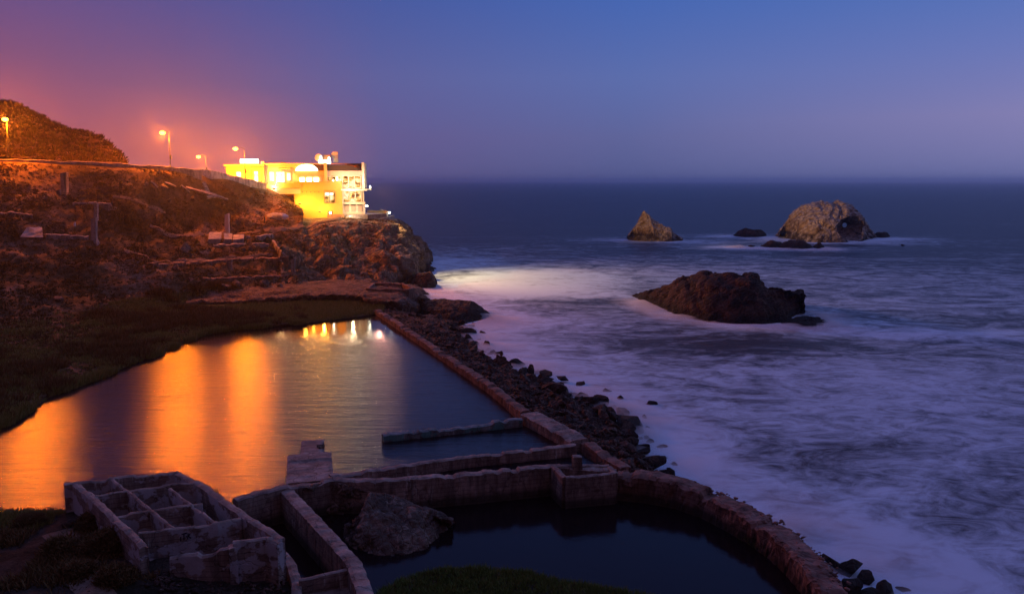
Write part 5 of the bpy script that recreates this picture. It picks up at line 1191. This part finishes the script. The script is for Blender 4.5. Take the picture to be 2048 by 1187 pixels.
ms_ = sample_grid(GH, 15000, rng, lambda c: (.15 + patchy(.18, 88, -.1, .12)(c)) * (c[..., 2] > 2.0) * (c[..., 2] < 5.2) * (c[..., 1] < 165) * (c[..., 0] > -90) * 1.0)
tufts('marsh_grass', ms_, .45, 9, .05, 'marsh_leaf', 'dark green marsh grass between the pond and the left hillside', rng, .6, .9)
tufts('marsh_clumps', sample_grid(GH, 900, rng, lambda c: patchy(.12, 66, -.02, .12)(c) * (c[..., 2] > 2.3) * (c[..., 2] < 6) * (c[..., 1] < 165) * (c[..., 0] > -90) * 1.0), 1.0, 70, .05, 'scrub_leaf', 'browner taller clumps standing in the marsh grass', rng, .7, 1.0)
tufts('shore_reeds', sample_grid(GH, 4200, rng, lambda c: patchy(.35, 55, -.1, .1)(c) * (c[..., 2] > 1.85) * (c[..., 2] < 2.25) * (c[..., 1] < 165) * (c[..., 0] > -90) * 1.0), .7, 12, .04, 'marsh_leaf', 'ragged reed fringe standing in the shallow edge of the pond', rng, .4, 1.2)
# foreground grass and bushes
def fg(n, f):
    out = []
    while len(out) < n:
        m = 4000; x = rng.uniform(-62, 18, m); y = rng.uniform(33, 57.5, m); s = polydist(x, y, pool_poly); k = f(x, y, s) > rng.random(m)
        for a_, b_ in zip(x[k], y[k]):
            z = down(a_, b_, ('ground',))
            if z is not None and z > .35: out.append((a_, b_, z))
    return np.array(out[:n])
tufts('grass', fg(9000, lambda x, y, s: ((x > -12.5) & (s > .1) & (s < 9)) * 1.0), .3, 12, .022, 'grass_leaf', 'dense green grass mound on the near shore of the round pool', rng, .8, .9)
tufts('grass', fg(3500, lambda x, y, s: ((x < -33) & (y > 53.0)) * 1.0), .4, 10, .03, 'marsh_leaf', 'dark grass fringe at the near left edge of the pond', rng, .6, .9)
nz = lambda x, y: fbm(np.c_[x, y, x * 0] * .35, 3, s=99)
tufts('ground_scrub', fg(3500, lambda x, y, s: ((x < -21) & (y < 55)) * np.clip((nz(x, y) - .02) * 5, 0, 1)), .45, 12, .05, 'scrub_leaf', 'scattered dark scrub on the dirt in the bottom left corner', rng, 1.0, 1.0)
def bush(px, py, r, label, h=.9):
    b = hit(px, py, ('ground',)); n = int(420 * r * r) + 200; d_ = rng.normal(size=(n, 3)); d_ /= np.linalg.norm(d_, axis=1)[:, None]; d_[:, 2] = np.abs(d_[:, 2])
    rr_ = r * (.55 + .45 * rng.random(n)) * (1 + .35 * fbm(d_ * 1.8 + px, 3)); pts = b + d_ * np.stack((rr_, rr_, rr_ * h), 1)
    e = empty('bush', b, label, 'bush')
    o = tufts('foliage', pts, .22, 7, .035, 'scrub_leaf', None, rng, 1.4, .7, None); o.parent = e; o.matrix_parent_inverse = parent_inv(e)
    if 'kind' in o: del o['kind']
    V, Fs = join([tube([b + (0, 0, -.1), b + np.array((math.cos(a_) * .4 * r, math.sin(a_) * .4 * r, .6 * r * h))], [.05, .02], 6) for a_ in (0, 1.6, 3.1, 4.6)])
    mesh_obj('stem', V, Fs, 'roof_dark', e)
bush(115, 1105, 1.1, 'small dark bush on the left of the dirt path')
bush(155, 1150, 1.0, 'dark bush standing on the lower part of the dirt path', .8)
bush(215, 1100, 1.6, 'large dark bush between the dirt path and the ruined cells')
bush(190, 1055, 1.3, 'dark bush against the outer left wall of the ruined cells')
bush(235, 1160, 1.2, 'low bush near the bottom edge left of the ruin rubble', .7)
bush(60, 1045, 1.0, 'low bush at the left edge of the picture near the pond', .6)
# weeds growing inside the cells
wp = []
for (x, y) in ((305, 1040), (320, 1035), (365, 1035), (390, 1030), (300, 1055), (370, 1020)):
    c = rp(x, y, 1.0)
    for _ in range(60): wp.append((c[0] + rng.normal() * .5, c[1] + rng.normal() * .4 + 1.5, 1.7 + rng.random() * .9))
tufts('weeds', np.array(wp), .35, 10, .03, 'grass_leaf', 'weeds and moss growing inside the ruined cells', rng, .9, .9)
# shrub mounds at cliff lip
# ------------------------------------------------------------------ lights the place has, and added fill points
def spot(name, loc, target, power, col, ang=60, blend=.6, size=.3):
    L = bpy.data.lights.new(name, 'SPOT'); L.energy = power; L.color = col; L.spot_size = math.radians(ang); L.spot_blend = blend; L.shadow_soft_size = size
    o = bpy.data.objects.new(name, L); C.objects.link(o); o.location = tuple(map(float, loc)); d = Vector(tuple(map(float, target))) - o.location; o.rotation_euler = d.to_track_quat('-Z', 'Y').to_euler(); return o
YEL = (1, .50, .06); WARM = (1, .66, .26)
def glow(name, loc, power, col, size=.25):
    L = bpy.data.lights.new(name, 'POINT'); L.energy = power; L.color = col; L.shadow_soft_size = size; o = bpy.data.objects.new(name, L); C.objects.link(o); o.location = tuple(map(float, loc)); return o
def flood(px, py, Y, lab):
    b = D(px, py, Y); e = empty('flood_light', b, lab, 'flood light')
    boxes('housing', [(b[0] - .3, b[0] + .3, b[1] - .2, b[1] + .15, b[2] - .1, b[2] + .3)], 'dark_metal', e, .04)
    boxes('lens', [(b[0] - .24, b[0] + .24, b[1] + .16, b[1] + .19, b[2] - .04, b[2] + .24)], 'lamp_glass', e)
    return b
b = flood(600, 408, 222.5, 'flood light on the slope shining up the left end of the yellow facade'); glow('flood', b + (0, .5, .6), 1500, YEL)
b = flood(640, 424, 221.5, 'flood light on the slope shining across the middle of the yellow facade'); glow('flood', b + (0, .5, .8), 2100, YEL); glow('flood', D(618, 406, 223.6), 450, YEL)
b = flood(548, 378, 223.5, 'flood light beside the stair lighting the white middle wing'); glow('flood', b + (0, .5, 1.4), 1500, WARM)
b = flood(700, 437, 222.2, 'flood light below the white window tower'); glow('flood', b + (0, .2, .8), 900, (1, .72, .42)); glow('flood', (bx(707), 222.6, bz(379)), 1300, (1, .74, .46)); glow('flood', (bx(690), 222.8, bz(356)), 1000, (1, .72, .42)); glow('flood', (bx(735), 223.8, bz(360)), 700, (1, .80, .52))  # fixtureless points in mid-air, added to brighten the upper storeys
b = flood(490, 364, 220.5, 'flood light behind the retaining wall lighting the left wing'); glow('flood', b + (0, .5, 1.5), 800, (1, .66, .12)); glow('flood', D(470, 350, 222), 300, (1, .66, .12))
# the flood lamp at the end of the balcony lights the surf and the offshore rocks
LB = np.array((bx(743), 226.5, bz(373)))
spot('sea_flood', LB + (1.5, -.8, 0), (22, 216, 0), 125000, (1, .60, .24), 96, 1, .8); spot('sea_flood', LB + (1.5, -.8, .2), (6, 172, 0), 45000, (1, .42, .30), 66, 1, .6)  # second spot is added, tinting the nearer foam orange-pink
spot('rock_flood', LB + (2.5, 1.2, .3), (140, 372, 9), 1000000, (1, .50, .14), 14, .8, .6)
spot('rock_flood', LB + (2.5, 1.2, .3), (64, 362, 7), 550000, (1, .50, .14), 10, .8, .6)
glow('terrace_fill', (bx(757), 233.5, bz(421)), 260, (1, .80, .48)); spot('terrace_light', (bx(735), 226.4, bz(411)), (bx(760), 236, bz(430)), 5000, WARM, 150, .8, .2)  # the point above the deck is added to brighten it, without a fixture
# after-glow in the west: the one weak sun
sn = bpy.data.lights.new('sun', 'SUN'); sn.energy = .10; sn.angle = math.radians(25); sn.color = (.75, .8, 1.0)
so_ = bpy.data.objects.new('sun', sn); C.objects.link(so_); so_.rotation_euler = Vector((-.75, -.35, -.42)).to_track_quat('-Z', 'Y').to_euler()
# ------------------------------------------------------------------ surf spray hugging the rocks
def spray(line, width, h, label, inner=1.2, seed=0, dens=.30):
    A = np.array(line, float); L = []
    for a_, b_ in zip(A, A[1:]):
        n = max(1, int(np.linalg.norm(b_ - a_) / 1.2)); L += [a_ + (b_ - a_) * q / n for q in range(n)]
    L.append(A[-1]); L = np.array(L); T = np.gradient(L, axis=0)
    T = np.stack([np.convolve(np.pad(T[:, q], 6, 'edge'), np.ones(13) / 13, 'valid') for q in range(2)], 1); T /= np.linalg.norm(T, axis=1)[:, None]; N = np.stack((-T[:, 1], T[:, 0]), 1)
    s_ = np.linspace(0, 1, 15); top = []
    for s in s_:
        xy = L + N * (-inner + (width + inner) * s); prof = min(1, s * 6) * (1 - s) ** 1.6
        nz_ = fbm(np.c_[xy * .22, xy[:, 0] * 0 + seed], 4, s=seed); end = np.minimum(1, np.minimum(np.arange(len(L)), np.arange(len(L))[::-1]) / 5.0)
        top.append(np.c_[xy, h * prof * np.clip(.75 + nz_ * 1.3, .08, 2) * end + .02])
    top = np.array(top); bot = top.copy(); bot[..., 2] = -.4; nv, nu = top.shape[:2]; V = np.r_[top.reshape(-1, 3), bot.reshape(-1, 3)]; gf = grid_faces(nv, nu); m_ = nv * nu
    Fs = [tuple(map(int, f_)) for f_ in gf] + [tuple(int(i) + m_ for i in f_)[::-1] for f_ in gf]
    edge = list(range(nu)) + [i * nu + nu - 1 for i in range(1, nv)] + [m_ - 2 - i for i in range(nu - 1)] + [nu * (nv - 2 - i) for i in range(nv - 2)]
    for a_, b_ in zip(edge, edge[1:] + edge[:1]): Fs.append((a_, a_ + m_, b_ + m_, b_))
    o = mesh_obj('surf_spray', V, Fs, 'spray_air'); bm = bmesh.new(); bm.from_mesh(o.data); bmesh.ops.recalc_face_normals(bm, faces=bm.faces); bm.to_mesh(o.data); bm.free()
    return tag(o, label, None, None, 'stuff')
m = NT('spray_air'); v = m.new('VolumePrincipled'); v.inputs['Color'].default_value = (.96, .97, 1, 1); v.inputs['Density'].default_value = .6; m.ln(v.outputs[0], m.out.inputs['Volume'])
spray(shoreline[1:], 11, 1.0, 'white mist of long-exposed surf along the boulder bank and round rim', 2.0, 1)
spray([(60, 166), (61, 158), (59, 147), (48.5, 145.5), (39.8, 147.5), (32.5, 157.5), (27.6, 182)], 7, .9, 'white mist of surf round the foot of the large dark rock', 1.2, 2)
spray([(128, 322), (121, 313.5), (107, 316.5), (93, 321), (90, 330)], 8, 1.0, 'white mist of surf round the low rocks in front of the arch rock', 1.5, 3)
# ------------------------------------------------------------------ air
HAZE = 0.00014
if HAZE:
    V, Fs = boxes_mesh([(-17000, 17000, -900, 17500, -6, 60)])
    o = mesh_obj('haze', V, Fs); m = NT('haze_air'); v = m.new('VolumePrincipled'); v.inputs['Color'].default_value = (.85, .85, 1, 1); v.inputs['Density'].default_value = HAZE; v.inputs['Anisotropy'].default_value = .9
    m.ln(v.outputs[0], m.out.inputs['Volume']); o.data.materials.append(m.m); tag(o, 'thin sea haze in the air', None, None, 'stuff')
# ------------------------------------------------------------------ render settings
SC.render.engine = 'CYCLES'; cy = SC.cycles
cy.use_denoising = True; cy.denoiser = 'OPENIMAGEDENOISE'; cy.max_bounces = 5; cy.diffuse_bounces = 2; cy.glossy_bounces = 3; cy.volume_bounces = 1; cy.transparent_max_bounces = 6
cy.sample_clamp_indirect = 4; cy.caustics_reflective = False; cy.caustics_refractive = False; cy.use_light_tree = True; cy.volume_max_steps = 64
SC.view_settings.view_transform = 'Standard'; SC.view_settings.look = 'None'; SC.view_settings.exposure = 0; SC.view_settings.gamma = 1
